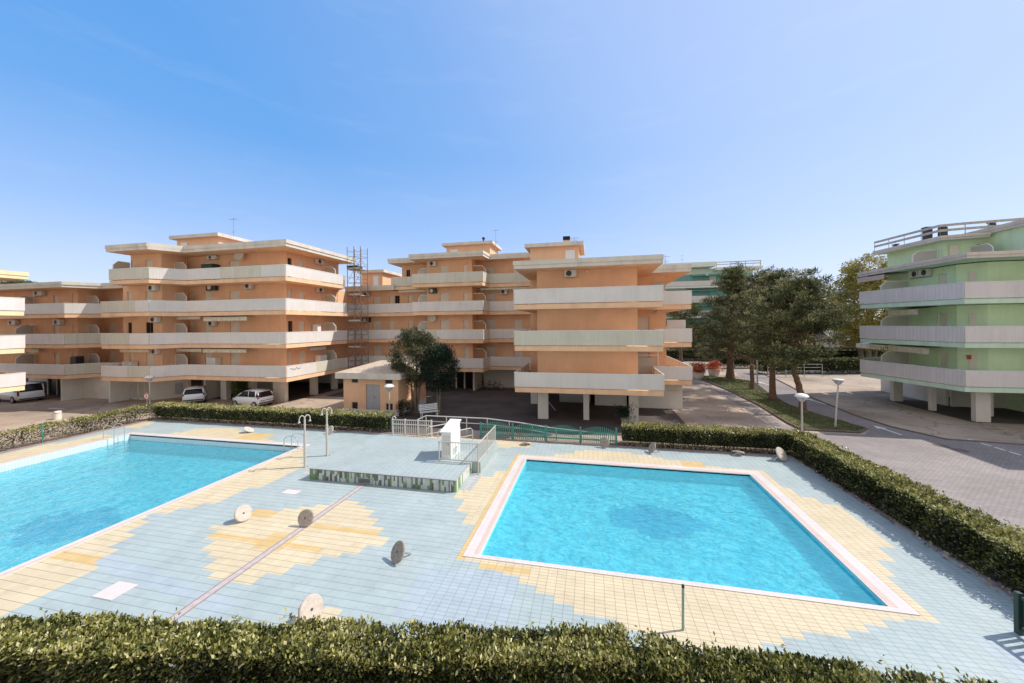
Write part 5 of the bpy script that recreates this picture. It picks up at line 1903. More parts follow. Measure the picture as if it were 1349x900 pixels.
# ================================================================== fences and railings
def white_fence():
    t = thing('picket_fence', 'white metal fence with thin bars beside the back hedge', 'fence', (-11.6, 22.2, 0))
    mb = MB()
    pts = [(-12.9, 22.15), (-12.0, 22.15), (-11.1, 22.2), (-10.2, 22.25)]
    for x, y in pts:
        mb = MB()
        mb.box(x - 0.04, y - 0.04, -0.03, x + 0.04, y + 0.04, 1.08)
        if x < -12.5:
            mb.tube([(-12.9, 22.15, 1.06), (-12.88, 22.13, 1.2), (-12.75, 22.1, 1.25), (-12.62, 22.1, 1.1)], 0.03, 6)
        mb.build('post', 'fencewhite', t)
    mb = MB()
    for z in (0.97, 0.68):
        mb.wallbar(pts[0], pts[-1], z, z + 0.06, 0.04)
    mb.build('rail', 'fencewhite', t)
    mb = MB()
    for k in range(20):
        x = -12.75 + k * 0.13
        mb.box(x, 22.15 + k * 0.005 - 0.01, 0.08, x + 0.03, 22.15 + k * 0.005 + 0.01, 0.96)
    mb.build('bars', 'fencewhite', t)
white_fence()
def ramp_rail():
    t = thing('handrail', 'long white handrail with two rails behind the green fence', 'handrail', (-7, 22.95, 0))
    mb = MB()
    top = [(-11.4, 22.7, 0.92), (-10.9, 22.95, 1.15), (-6.7, 22.95, 1.15), (-4.5, 22.95, 0.98), (-2.6, 22.95, 0.76), (1.3, 22.95, 0.50)]
    mb.tube(top, 0.035, 8)
    mb.tube([(x, y, z - 0.36) for x, y, z in top[1:]], 0.028, 8)
    mb.build('rail', 'fencewhite', t)
    for x in (-10.9, -9.45, -8.05, -6.65, -5.2, -3.7, -2.2, -0.7):
        z = float(np.interp(x, [p[0] for p in top], [p[2] for p in top]))
        m = MB()
        m.tube([(x, 22.95, -0.03), (x, 22.95, z)], 0.035, 8)
        m.build('post', 'fencewhite', t)
ramp_rail()
def green_fence():
    t = thing('picket_fence', 'green picket fence with scalloped top at the back of the deck', 'fence', (-2.9, 22.62, 0))
    x0, x1, y = -7.0, 1.35, 22.62
    n = 4
    W = (x1 - x0) / n
    for k in range(n + 1):
        m = MB()
        x = x0 + k * W
        m.box(x - 0.045, y - 0.045, -0.03, x + 0.045, y + 0.045, 0.98 if k < n else 1.02)
        m.build('post', 'greenpaint', t)
    for k in range(n):
        m = MB()
        for q in range(17):
            s = (q + 0.7) / 17.4
            x = x0 + k * W + s * W
            h = 0.80 + 0.26 * math.sin(math.pi * s)
            m.box(x - 0.024, y - 0.055, 0.07, x + 0.024, y - 0.035, h)
        m.build('pickets', 'greenpaint', t)
        m = MB()
        for z in (0.22, 0.66):
            m.box(x0 + k * W + 0.05, y - 0.03, z, x0 + (k + 1) * W - 0.05, y + 0.0, z + 0.07)
        m.build('rail', 'greenpaint', t)
green_fence()
def foot_rails():
    lab = ['bare steel hoop rail by the foot bath, nearest the white fence', 'bare steel hoop rail at the middle of the foot bath', 'bare steel hoop rail by the foot bath, nearest the pump cabinet']
    for k, (x, y) in enumerate(((-9.9, 20.9), (-9.0, 20.5), (-8.1, 20.2))):
        t = thing('hoop_rail', lab[k], 'handrail', (x, y, 0), 'hoop rails at the foot bath')
        m = MB()
        m.tube([(x, y, 0), (x, y, 0.85), (x + 0.1, y + 0.1, 0.98), (x + 0.9, y + 1.0, 0.98), (x + 1.0, y + 1.1, 0.85), (x + 1.0, y + 1.1, 0)], 0.028, 8)
        m.build('hoop', 'polecream', t)
        m = MB()
        m.tube([(x, y, 0.55), (x + 1.0, y + 1.1, 0.55)], 0.022, 6)
        m.build('crossbar', 'polecream', t)
foot_rails()
def right_gate():
    t = thing('gate', 'dark green metal gate panel at the end of the right hedge', 'gate', (9.9, 10.4, 0))
    m = MB()
    a, b_ = Vector((9.50, 10.72)), Vector((9.78, 8.6))
    for p in (a, b_):
        m = MB()
        m.box(p.x - 0.05, p.y - 0.05, 0.0, p.x + 0.05, p.y + 0.05, 0.95)
        m.build('post', 'darkgreen', t)
    m = MB()
    for z in (0.12, 0.82):
        m.wallbar(a, b_, z, z + 0.07, 0.05)
    m.build('frame', 'darkgreen', t)
    m = MB()
    for q in range(1, 15):
        p = a.lerp(b_, q / 15)
        m.box(p.x - 0.03, p.y - 0.03, 0.19, p.x + 0.03, p.y + 0.03, 0.82)
    m.build('bars', 'darkgreen', t)
right_gate()
t = thing('pole', 'thin pale green pole standing just behind the foreground hedge', 'pole', (2.02, 9.3, 0))
mb = MB()
mb.tube([(2.02, 9.3, 0), (2.03, 9.3, 1.02)], 0.03, 8)
mb.build('shaft', 'polegreen', t)
mb = MB()
mb.lathe([(0.035, 1.0), (0.035, 1.05), (0.02, 1.07)], (2.03, 9.3, 0), 8)
mb.build('cap', 'darkgreen', t)
t = thing('pole', 'dark green fence post among the sparse left hedge', 'pole', (-33.7, 16.4, 0))
mb = MB()
mb.tube([(-33.7, 16.4, 0), (-33.7, 16.4, 1.25)], 0.03, 8)
mb.build('shaft', 'greenpaint', t)
t = thing('fence', 'low wire mesh fence on thin posts along the far road', 'fence', (24.5, 55, 0))
for x in (22.4, 24.6, 26.9, 29.1):
    mb = MB()
    mb.tube([(x, 54.2 + (x - 22.4) * 0.16, 0), (x, 54.2 + (x - 22.4) * 0.16, 1.7)], 0.04, 6)
    mb.build('post', 'metal', t)
mb = MB()
for z in (0.3, 0.8, 1.25, 1.66):
    mb.tube([(22.4, 54.2, z), (29.1, 55.27, z)], 0.02, 5)
mb.build('rail', 'metal', t)
t = thing('pole', 'tall plain grey post on the grass between two pine trunks', 'pole', (16.2, 41.5, 0))
mb = MB()
mb.tube([(16.2, 41.5, 0), (16.2, 41.5, 3.4)], 0.07, 8)
mb.build('shaft', 'metal', t)

# ================================================================== raised platform with pump cabinet
PX0, PX1, PY0, PY1, PH = -13.05, -5.8, 15.0, 20.4, 0.52
T = thing('raised_platform', 'raised light blue tiled platform with green and grey striped front, between the pools', 'platform', ((PX0 + PX1) / 2, (PY0 + PY1) / 2, 0))
mb = MB()
mb.prism([(PX0, PY0), (PX1, PY0), (PX1, 17.2), (-5.35, 17.2), (-5.35, 20.4), (PX0 + 0.2, 20.4)], 0.0, PH)
mb.build('body', 'deckblue', T)
mb = MB()
random.seed(3)
def strips(mb, a, b_, fixed, axis, nrm):
    s = a
    while s < b_ - 0.05:
        w = min(random.choice((0.05, 0.07, 0.09, 0.12)), b_ - s)
        zsplit = random.choice((0.20, 0.27, 0.34))
        for z0, z1 in ((0.02, zsplit), (zsplit, PH - 0.035)):
            k = random.choices((0, 1, 2, 3, 4), (5, 4, 3, 0.6, 1.5))[0]
            if axis == 'x':
                mb.box(s + 0.003, fixed - 0.022, z0 + 0.003, s + w - 0.003, fixed - 0.003, z1 - 0.003, k)
            else:
                mb.box(fixed + 0.003, s + 0.003, z0 + 0.003, fixed + 0.022, s + w - 0.003, z1 - 0.003, k)
        s += w
M['tg1'] = mat('grey_glass_tile', (0.50, 0.52, 0.52), 0.3, 0.1, 5)
M['tg2'] = mat('green_glass_tile', (0.17, 0.27, 0.10), 0.3, 0.2, 5)
M['tg3'] = mat('dark_glass_tile', (0.13, 0.16, 0.13), 0.3, 0.2, 5)
M['tg4'] = mat('brown_glass_tile', (0.13, 0.08, 0.05), 0.3, 0.2, 5)
M['tg5'] = mat('pale_glass_tile', (0.60, 0.62, 0.58), 0.3, 0.1, 5)
strips(mb, PX0, PX1, PY0, 'x', -1)
mb.build('front_mosaic', ['tg1', 'tg2', 'tg3', 'tg4', 'tg5'], T)
mb = MB()
s = PY0
while s < 17.1:
    w = random.choice((0.1, 0.14, 0.2))
    mb.box(PX1 + 0.003, s + 0.003, 0.02, PX1 + 0.022, min(17.18, s + w - 0.003), PH - 0.035, random.choice((0, 0, 0, 0, 1)))
    s += w
mb.build('side_mosaic', ['tg5', 'tg2'], T)
mb = MB()
mb.box(PX0 - 0.05, PY0 - 0.05, PH + 0.001, PX1 + 0.05, PY0 + 0.06, PH + 0.016)
mb.box(PX1 - 0.06, PY0 + 0.062, PH + 0.001, PX1 + 0.05, 17.15, PH + 0.016)
mb.build('edge_trim', 'greypaint', T)
mb = MB()
mb.box(-10.55, PY0 - 0.06, 0.05, -9.75, PY0 - 0.024, 0.30)
fr = mb.build('vent', 'greypaint', T)
mb = MB()
for k in range(4):
    mb.box(-10.45, PY0 - 0.075, 0.09 + k * 0.05, -9.85, PY0 - 0.062, 0.115 + k * 0.05)
mb.build('louvre', 'dark', fr)
def cabinet():
    t = thing('pump_cabinet', 'white slant-topped cabinet on the raised platform, inside the railing', 'cabinet', (-7.2, 18, PH))
    x0, x1, y0, y1, h0, h1 = -7.40, -6.90, 17.3, 18.6, 1.32, 1.58
    m = MB()
    m.add([(x0, y0, PH), (x1, y0, PH), (x1, y1, PH), (x0, y1, PH), (x0, y0, PH + h0), (x1, y0, PH + h0), (x1, y1, PH + h1), (x0, y1, PH + h1)],
          [(3, 2, 1, 0), (0, 1, 5, 4), (1, 2, 6, 5), (2, 3, 7, 6), (3, 0, 4, 7), (4, 5, 6, 7)])
    m.build('body', 'white', t)
    m = MB()
    m.add([(x0 - 0.06, y0 - 0.08, PH + h0 + 0.0), (x1 + 0.06, y0 - 0.08, PH + h0), (x1 + 0.06, y1 + 0.06, PH + h1 + 0.03), (x0 - 0.06, y1 + 0.06, PH + h1 + 0.03),
           (x0 - 0.06, y0 - 0.08, PH + h0 + 0.05), (x1 + 0.06, y0 - 0.08, PH + h0 + 0.05), (x1 + 0.06, y1 + 0.06, PH + h1 + 0.08), (x0 - 0.06, y1 + 0.06, PH + h1 + 0.08)],
          [(3, 2, 1, 0), (4, 5, 6, 7), (0, 1, 5, 4), (1, 2, 6, 5), (2, 3, 7, 6), (3, 0, 4, 7)])
    m.build('lid', 'white', t)
    m = MB()
    m.box(x0 + 0.06, y0 - 0.02, PH + 0.2, x1 - 0.06, y0 - 0.004, PH + h0 - 0.15)
    d = m.build('door', 'acwhite', t)
    m = MB()
    m.box(x1 - 0.16, y0 - 0.05, PH + 0.65, x1 - 0.12, y0 - 0.022, PH + 0.85)
    m.build('handle', 'metal', d)
    m = MB()
    for k in range(5):
        m.box(x1 + 0.002, y0 + 0.25, PH + 0.12 + k * 0.07, x1 + 0.012, y0 + 0.85, PH + 0.15 + k * 0.07)
    m.build('vent', 'metal', t)
cabinet()
def platform_rail():
    t = thing('railing', 'cream tube railing around the pump cabinet at the platform corner', 'railing', (-6.4, 17.6, PH))
    pts = [(-7.4, 17.0), (-5.75, 17.0), (-5.3, 17.25), (-5.3, 20.2)]
    m = MB()
    for z in (PH + 0.95, PH + 0.1):
        m.tube([(-7.4, 17.0, z), (-5.4, 17.0, z)], 0.028, 8)
        m.tube([(-5.4, 17.0, z), (-5.4, 20.2, z)], 0.028, 8)
    m.build('rail', 'polecream', t)
    for x, y in ((-7.4, 17.0), (-5.4, 17.0), (-5.4, 18.6), (-5.4, 20.2)):
        m = MB()
        m.tube([(x, y, PH - 0.5), (x, y, PH + 1.0)], 0.032, 8)
        m.build('post', 'polecream', t)
    m = MB()
    for k in range(1, 14):
        x = -7.4 + k * 0.143
        m.tube([(x, 17.0, PH + 0.1), (x, 17.0, PH + 0.95)], 0.011, 5)
    for k in range(1, 26):
        y = 17.0 + k * 0.123
        m.tube([(-5.4, y, PH + 0.1), (-5.4, y, PH + 0.95)], 0.011, 5)
    m.build('bars', 'polecream', t)
platform_rail()

# ================================================================== pool furniture
def ladder(label, x, y, side, inward):
    """side: 'x' ladder on a wall of constant x; inward = direction into the water"""
    t = thing('pool_ladder', label, 'ladder', (x, y, 0), 'steel pool ladders')
    for s in (-0.27, 0.27):
        m = MB()
        pts = []
        for a in np.linspace(0, math.pi, 11):
            pts.append((0.34 - 0.46 * math.cos(a), 0.62 + 0.26 * math.sin(a)))
        prof = [(-0.12, 0.0)] + [(u, z) for u, z in pts] + [(0.80, 0.0), (0.80, -0.9)]
        prof[-2] = (0.80, 0.2)
        m.tube([(x + inward * (u - 0.45), y + s, z) for u, z in prof], 0.022, 8)
        m.build('handrail', 'steel', t)
    for z in (-0.25, -0.5, -0.75):
        m = MB()
        m.obox((x + inward * 0.35, y, z), (0.09, 0.5, 0.03), 0)
        m.build('step', 'steel', t)
ladder('steel pool ladder on the far left edge of the long pool', -30.65, 18.2, 'x', 1)
ladder('steel pool ladder on the right edge of the long pool, next to the showers', -17.14, 18.4, 'x', -1)
def shower(label, x, y):
    t = thing('shower', label, 'shower', (x, y, 0), 'twin-headed poolside showers')
    m = MB()
    m.tube([(x, y, 0), (x, y, 1.75)], 0.068, 12)
    m.tube([(x, y, 1.75), (x, y, 2.45)], 0.045, 12)
    m.build('post', 'polecream', t)
    dv = Vector((0.42, 0.72, 0)).normalized()
    for s in (-1, 1):
        m = MB()
        pts = []
        for a in np.linspace(0, math.pi * 1.08, 12):
            u = 0.13 - 0.13 * math.cos(a)
            pts.append((x + dv.x * s * u, y + dv.y * s * u, 2.45 + 0.20 * math.sin(a)))
        m.tube(pts, 0.025, 8)
        arm = m.build('arm', 'polecream', t)
        m = MB()
        e = pts[-1]
        m.lathe([(0.035, 0), (0.07, -0.07), (0.07, -0.10)], e, 10)
        m.build('shower_head', 'steel', arm)
    m = MB()
    m.lathe([(0.05, 0), (0.05, 0.06)], (x - 0.0, y - 0.11, 1.05), 8)
    m.build('push_button', 'steel', t)
    m = MB()
    m.lathe([(0.14, 0.0), (0.14, 0.015), (0.09, 0.02)], (x, y, 0), 14)
    m.build('foot_plate', 'steel', t)
shower('twin-headed cream shower post nearer the camera, left of the platform', -14.41, 16.24)
shower('twin-headed cream shower post further back, just behind the other', -14.45, 17.9)

def parasol_base(label, x, y, rz, tilt, shaded, r=0.29, legs=False, z=0.0):
    t = thing('parasol_base', label, 'parasol base', (0, 0, 0), 'tipped-over round parasol bases')
    tl = R(tilt)
    n = Vector((math.cos(tl), 0, -math.sin(tl)))       # stem side
    u = Vector((math.sin(tl), 0, math.cos(tl)))
    c = Vector((0, 0, r * math.cos(tl) + 0.02))
    m = MB()
    w = Vector((0, 1, 0))
    k = 28
    th = 0.035
    prof = [(0.03, -th), (r * 0.55, -th), (r - 0.02, -th), (r, -th * 0.4), (r, th * 0.5), (r * 0.9, th), (0.05, th * 1.3)]
    vs = []
    for rr, e in prof:
        for q in range(k):
            a = 2 * math.pi * q / k
            vs.append(tuple(c + (u * math.cos(a) + w * math.sin(a)) * rr + n * e))
    fs = []
    for i in range(len(prof) - 1):
        for q in range(k):
            b0, b1 = i * k + q, i * k + (q + 1) % k
            fs.append((b0, b1, b1 + k, b0 + k))
    fs += [tuple(reversed(range(k))), tuple((len(prof) - 1) * k + q for q in range(k))]
    m.add(vs, fs)
    d = m.build('disc', 'concretedark' if shaded else 'concrete', t)
    m = MB()
    L = min(0.5, c.z / max(0.2, math.sin(tl)) - 0.02)
    m.tube([c + n * th, c + n * L], 0.028, 8)
    m.build('stem', 'metal', t)
    m = MB()
    m.tube([c - n * (th + 0.004), c - n * (th + 0.012)], 0.03, 8)
    m.build('hole', 'dark', t)
    if legs:
        m = MB()
        for a in (-0.6, 0.6):
            m.tube([c + n * th, c + n * 0.12 + Vector((0.12, a * 0.55, -c.z + 0.03))], 0.022, 6)
        m.build('leg', 'white', t)
    t.location = (x, y, z)
    t.rotation_euler = (0, 0, rz)
    return t
parasol_base('clean pale disc tipped on edge near the long pool, leftmost on the ochre diamond', -12.72, 11.3, R(162), 25, False)
parasol_base('dark brown disc tipped on edge across the deck drain', -10.15, 11.45, R(100), 20, True)
parasol_base('dark disc leaning back on its stem, alone on the blue tiles', -5.85, 10.28, R(58), 30, True, 0.31)
parasol_base('pale disc half hidden by the foreground hedge', -6.75, 7.75, R(165), 20, False, 0.31)
parasol_base('disc by the back hedge seen behind the further shower', -17.1, 21.5, R(70), 25, False)
parasol_base('disc on white legs at the back edge of the long pool', -23.0, 20.9, R(200), 60, False, 0.33, True)
parasol_base('small tipped disc in front of the green fence, left of its middle', -3.9, 21.8, R(250), 70, False, 0.28, True)
parasol_base('brownish disc standing at the right end of the green fence', 0.65, 22.1, R(60), 20, True, 0.30)
parasol_base('brownish disc leaning in front of the back hedge, left of the bare stems', 3.2, 21.7, R(20), 30, True, 0.30)
parasol_base('disc on thin white legs at the foot of the back hedge', 7.7, 22.2, R(250), 65, False, 0.30, True)
parasol_base('large pale disc at the corner where the two right-hand hedges meet', 9.55, 21.7, R(130), 30, False, 0.36, True)

# ================================================================== lamps, signs, bench, bollard
def lamp(label, x, y, h, lean=0.0, flat=False):
    t = thing('street_lamp', label, 'lamp', (x, y, 0), 'mushroom lamps')
    tx = x + lean
    m = MB()
    m.tube([(x, y, -0.03), (x + lean * 0.5, y, h * 0.5), (tx, y, h - 0.45)], [0.06, 0.05, 0.045], 10)
    m.build('pole', 'polecream', t)
    m = MB()
    m.lathe([(0.10, 0), (0.30, 0.28), (0.31, 0.30), (0.0, 0.301)], (tx, y, h - 0.46), 18)
    m.build('lamp_glass', 'lampglass', t, False)
    m = MB()
    if flat:
        m.lathe([(0.32, 0), (0.33, 0.03), (0.28, 0.06), (0.02, 0.08)], (tx, y, h - 0.155), 18)
    else:
        m.lathe([(0.36, 0), (0.35, 0.05), (0.28, 0.13), (0.16, 0.18), (0.02, 0.20)], (tx, y, h - 0.155), 18)
    m.build('lamp_shade', 'white', t, True)
    m = MB()
    m.lathe([(0.07, 0), (0.07, 0.2), (0.03, 0.24)], (tx, y, h - 0.44), 10)
    m.build('bulb', 'acwhite', t)
    return t
lamp('white mushroom lamp behind the corner of the right-hand hedges', 12.15, 25.1, 2.9)
lamp('leaning lamp with flat-topped glass cone at the tip of the grass island', 16.0, 29.0, 3.4, 0.2, True)
lamp('mushroom lamp in front of the small hut', -14.4, 24.3, 2.92)
lamp('mushroom lamp beside the round speed sign', -38.3, 25.2, 2.95)
t = thing('road_sign', 'round speed limit sign with red ring and figure 5, above the back hedge', 'sign', (-38.3, 25.0, 0))
mb = MB()
mb.tube([(-38.3, 25.0, -0.03), (-38.3, 25.0, 1.5)], 0.035, 8)
mb.build('post', 'metal', t)
def disc_y(x, y, z, r0, r1=0.0, n=28):
    m = MB()
    vs = [(x + r0 * math.cos(2 * math.pi * q / n), y, z + r0 * math.sin(2 * math.pi * q / n)) for q in range(n)]
    if r1:
        vs += [(x + r1 * math.cos(2 * math.pi * q / n), y, z + r1 * math.sin(2 * math.pi * q / n)) for q in range(n)]
        m.add(vs, [(q, (q + 1) % n, n + (q + 1) % n, n + q) for q in range(n)])
    else:
        m.add(vs, [tuple(range(n))])
    return m
mb = disc_y(-38.3, 24.93, 1.2, 0.31)
mb.v += [(x, y + 0.02, z) for x, y, z in mb.v]
mb.f += [tuple(28 + q for q in reversed(range(28)))] + [(q, q + 28, (q + 1) % 28 + 28, (q + 1) % 28) for q in range(28)]
mb.m += [0] * 29
plate = mb.build('plate', 'white', t)
disc_y(-38.3, 24.926, 1.2, 0.305, 0.235).build('ring', 'red', plate)
cu = bpy.data.curves.new('figure', 'FONT')
cu.body = '5'
cu.size = 0.42
cu.align_x = 'CENTER'
cu.align_y = 'CENTER'
cu.extrude = 0.003
tmp = bpy.data.objects.new('figure_source', cu)
COL.objects.link(tmp)
bpy.context.view_layer.update()
me = bpy.data.meshes.new_from_object(tmp.evaluated_get(bpy.context.evaluated_depsgraph_get()))
bpy.data.objects.remove(tmp)
fo = bpy.data.objects.new('figure', me)
me.materials.clear()
me.materials.append(M['black'])
COL.objects.link(fo)
fo.parent = plate
fo.rotation_euler = (R(90), 0, 0)
fo.location = (-38.3 - org(plate).x, 24.922 - org(plate).y, 1.2 - org(plate).z)

def bench(x, y, rz):
    t = thing('bench', 'white slatted bench under the dark courtyard tree', 'bench', (0, 0, 0))
    m = MB()
    for k in range(4):
        m.box(-0.75, -0.22 + k * 0.12, 0.43, 0.75, -0.13 + k * 0.12, 0.46)
    m.build('seat', 'white', t)
    m = MB()
    for k in range(4):
        m.box(-0.75, 0.27 + k * 0.03, 0.52 + k * 0.12, 0.75, 0.30 + k * 0.03, 0.61 + k * 0.12)
    m.build('backrest', 'white', t)
    for s in (-0.6, 0.6):
        m = MB()
        m.box(s - 0.03, -0.2, -0.03, s + 0.03, -0.15, 0.428)
        m.box(s - 0.03, 0.22, -0.03, s + 0.03, 0.27, 0.428)
        m.tube([(s, 0.26, 0.40), (s, 0.42, 1.0)], 0.025, 6)
        m.box(s - 0.03, -0.2, 0.39, s + 0.03, 0.27, 0.428)
        m.build('leg', 'white', t)
    t.location = (x, y, 0)
    t.rotation_euler = (0, 0, rz)
bench(-12.5, 26.9, R(40))
t = thing('bollard', 'stubby cream concrete bollard beyond the left hedge', 'bollard', (-41.8, 21.2, 0))
mb = MB()
mb.lathe([(0.22, -0.03), (0.22, 0.55), (0.19, 0.62), (0.05, 0.64)], (-41.8, 21.2, 0), 16)
mb.build('shaft', 'whitewall', t)
mb = MB()
mb.lathe([(0.224, 0.45), (0.224, 0.5)], (-41.8, 21.2, 0), 16)
mb.build('band', 'concretedark', t)
# potted shrub by the column
random.seed(61)
t = thing('potted_plant', 'dark spiky plant in a pot against the white column', 'plant', (2.25, 27.4, 0))
mb = MB()
mb.lathe([(0.22, -0.03), (0.32, 0.4), (0.34, 0.45), (0.28, 0.45)], (2.25, 27.4, 0), 14)
mb.build('pot', 'concretedark', t)
C = [(2.25 + random.gauss(0, 0.2), 27.4 + random.gauss(0, 0.16), 0.85 + random.gauss(0, 0.2)) for k in range(24)]
clumps_to_leaves('leaves', C, [0.2] * 24, 16, 0.26, 0.22, 'conifer', t, 0.6, 0.6, 0.3)

# ================================================================== bicycles
def bicycle(label, x, y, rz, frame):
    t = thing('bicycle', label, 'bicycle', (0, 0, 0), 'bicycles under the rear block')
    for s in (-0.52, 0.52):
        m = MB()
        m.tube([(s + 0.33 * math.cos(a), 0, 0.33 + 0.33 * math.sin(a)) for a in np.linspace(0, 2 * math.pi, 22)], 0.022, 6, cap=False)
        w = m.build('wheel', 'tyre', t)
        m = MB()
        for a in np.linspace(0, math.pi, 7)[:-1]:
            m.tube([(s - 0.31 * math.cos(a), 0, 0.33 - 0.31 * math.sin(a)), (s + 0.31 * math.cos(a), 0, 0.33 + 0.31 * math.sin(a))], 0.004, 4)
        m.build('spokes', 'metal', w)
    m = MB()
    for a, b_ in (((-0.52, 0.33), (-0.15, 0.78)), ((-0.52, 0.33), (0.0, 0.30)), ((0.0, 0.30), (-0.18, 0.88)), ((0.0, 0.30), (0.38, 0.75)), ((-0.15, 0.75), (0.36, 0.80)), ((0.52, 0.33), (0.34, 0.98))):
        m.tube([(a[0], 0, a[1]), (b_[0], 0, b_[1])], 0.018, 6)
    m.build('frame', frame, t)
    m = MB()
    m.obox((-0.19, 0, 0.91), (0.25, 0.13, 0.06), 0)
    m.build('saddle', 'black', t)
    m = MB()
    m.tube([(0.28, -0.27, 1.0), (0.36, -0.1, 1.0), (0.36, 0.1, 1.0), (0.28, 0.27, 1.0)], 0.015, 6)
    m.build('handlebar', 'black', t)
    t.location = (x, y, -0.026)
    t.rotation_euler = (0, 0, rz)
bicycle('dark bicycle leaning by the rear entrance, left of the parked group', -11.5, 39.2, R(15), 'black')
bicycle('steel grey bicycle in the middle of the group by the rear entrance', -11.0, 39.7, R(40), 'metal')
bicycle('dark bicycle at the right of the group by the rear entrance', -10.3, 39.4, R(-10), 'black')

# ================================================================== parked vehicles
def loft(mb, stations, mi=0):
    k = len(mb.v)
    n = len(stations[0][1])
    for x, ring in stations:
        mb.v += [(x, y, z) for y, z in ring]
    for i in range(len(stations) - 1):
        for q in range(n):
            a, b_ = k + i * n + q, k + i * n + (q + 1) % n
            mb.f.append((a, b_, b_ + n, a + n))
            mb.m.append(mi)
    mb.f.append(tuple(k + q for q in reversed(range(n))))
    mb.m.append(mi)
    e = k + (len(stations) - 1) * n
    mb.f.append(tuple(e + q for q in range(n)))
    mb.m.append(mi)

def car(label, x, y, rz, L, W, H, lower, cabin, wheels, wr, tail, plate_z, strip=False, tall_tail=False, cat='car', name='parked_car'):
    t = thing(name, label, cat, (0, 0, 0), 'vehicles parked under the blocks')
    hw = W / 2
    m = MB()
    st = []
    for px, zb, zt, w in lower:
        zm = zb + (zt - zb) * 0.55
        st.append((px, [(-w * 0.86, zb), (-w * 0.98, zb + 0.10), (-w, zm), (-w * 0.95, zt - 0.03), (-w * 0.88, zt), (w * 0.88, zt), (w * 0.95, zt - 0.03), (w, zm), (w * 0.98, zb + 0.10), (w * 0.86, zb)]))
    loft(m, st)
    body = m.build('body', 'carwhite', t, True)
    m = MB()
    st = []
    for px, z0, zr, w0, w1 in cabin:
        st.append((px, [(-w0, z0), (-(w0 * 0.45 + w1 * 0.55), z0 + (zr - z0) * 0.6), (-w1, zr - 0.02), (w1, zr - 0.02), ((w0 * 0.45 + w1 * 0.55), z0 + (zr - z0) * 0.6), (w0, z0)]))
    loft(m, st)
    m.build('window', 'glass', t, True)
    # roof skin and pillars
    m = MB()
    top = [c for c in cabin if c[2] > H - 0.26]
    k = len(top)
    vs = []
    for px, z0, zr, w0, w1 in top:
        vs += [(px, -w1 * 1.03, zr - 0.055), (px, -w1 * 0.93, zr + 0.005), (px, 0, zr + 0.03), (px, w1 * 0.93, zr + 0.005), (px, w1 * 1.03, zr - 0.055)]
    fs = []
    for i in range(k - 1):
        for q in range(4):
            fs.append((i * 5 + q, i * 5 + q + 1, i * 5 + q + 6, i * 5 + q + 5))
    m.add(vs, fs)
    m.build('roof', 'carwhite', t, True)
    for s in (-1, 1):
        m = MB()
        c0, c1 = cabin[0], top[0]
        m.tube([(c0[0] + 0.03, s * c0[3] * 1.0, c0[1]), ((c0[0] + c1[0]) / 2, s * (c0[3] * .5 + c1[4] * .52), (c0[1] + c1[2]) / 2 + 0.05), (c1[0], s * c1[4] * 1.0, c1[2] - 0.03)], 0.055, 6)
        m.build('pillar', 'carwhite', t, True)
        m = MB()
        c2, c3 = top[-1], cabin[-1]
        m.tube([(c2[0], s * c2[4] * 1.0, c2[2] - 0.03), (c3[0], s * c3[3] * 1.0, c3[1])], 0.04, 6)
        m.build('pillar', 'carwhite', t, True)
        m = MB()
        xm = (top[0][0] + top[-1][0]) / 2
        m.tube([(xm + 0.1, s * top[0][4] * 1.01, H - 0.06), (xm - 0.02, s * hw * 0.905, cabin[1][1] + 0.0)], 0.04, 6)
        m.build('pillar', 'carwhite', t, True)
        m = MB()
        xq = top[0][0] + 0.25
        m.tube([(xq, s * top[0][4] * 1.01, H - 0.06), (xq - 0.12, s * hw * 0.905, cabin[1][1])], 0.065, 6)
        m.build('pillar', 'carwhite', t, True)
        m = MB()
        m.obox((top[-1][0] + 0.45, s * (hw + 0.07), cabin[1][1] + 0.08), (0.10, 0.17, 0.13), 0)
        m.build('mirror', 'carwhite' if not strip else 'black', t)
    for px in wheels:
        for s in (-1, 1):
            m = MB()
            m.tube([(px, s * (hw - 0.19), wr), (px, s * (hw + 0.012), wr)], wr, 22)
            w = m.build('wheel', 'tyre', t)
            m = MB()
            m.tube([(px, s * (hw + 0.013), wr), (px, s * (hw + 0.022), wr)], wr * 0.66, 18)
            m.build('rim', 'rim', w)
    xr = -L / 2
    for s in (-1, 1):
        m = MB()
        z0, z1, yy, xx = tail
        m.obox((xr + xx, s * yy, (z0 + z1) / 2), (0.11, 0.12 if not tall_tail else 0.10, z1 - z0), 0)
        m.build('tail_light', 'redlens', t)
        m = MB()
        m.obox((L / 2 - 0.12, s * hw * 0.62, 0.66), (0.22, 0.32, 0.15), 0)
        m.build('headlight', 'lampglass', t)
    m = MB()
    m.obox((xr - 0.012, 0, plate_z), (0.02, 0.5, 0.11), 0)
    m.build('number_plate', 'white', t)
    m = MB()
    m.obox((xr + 0.02, 0, 0.40), (0.12, W * 0.84, 0.10), 0)
    if strip:
        m.obox((xr + 0.02, 0, 0.60), (0.09, W * 0.80, 0.035), 0)
    m.build('bumper', 'black', t)
    m = MB()
    m.tube([(xr + 0.10, -0.02, cabin[0][1] + 0.12), (xr + 0.12, 0.35, cabin[0][1] + 0.2)], 0.012, 5)
    m.build('wiper', 'black', t)
    t.location = (x, y, -0.026)
    t.rotation_euler = (0, 0, rz)
    return t
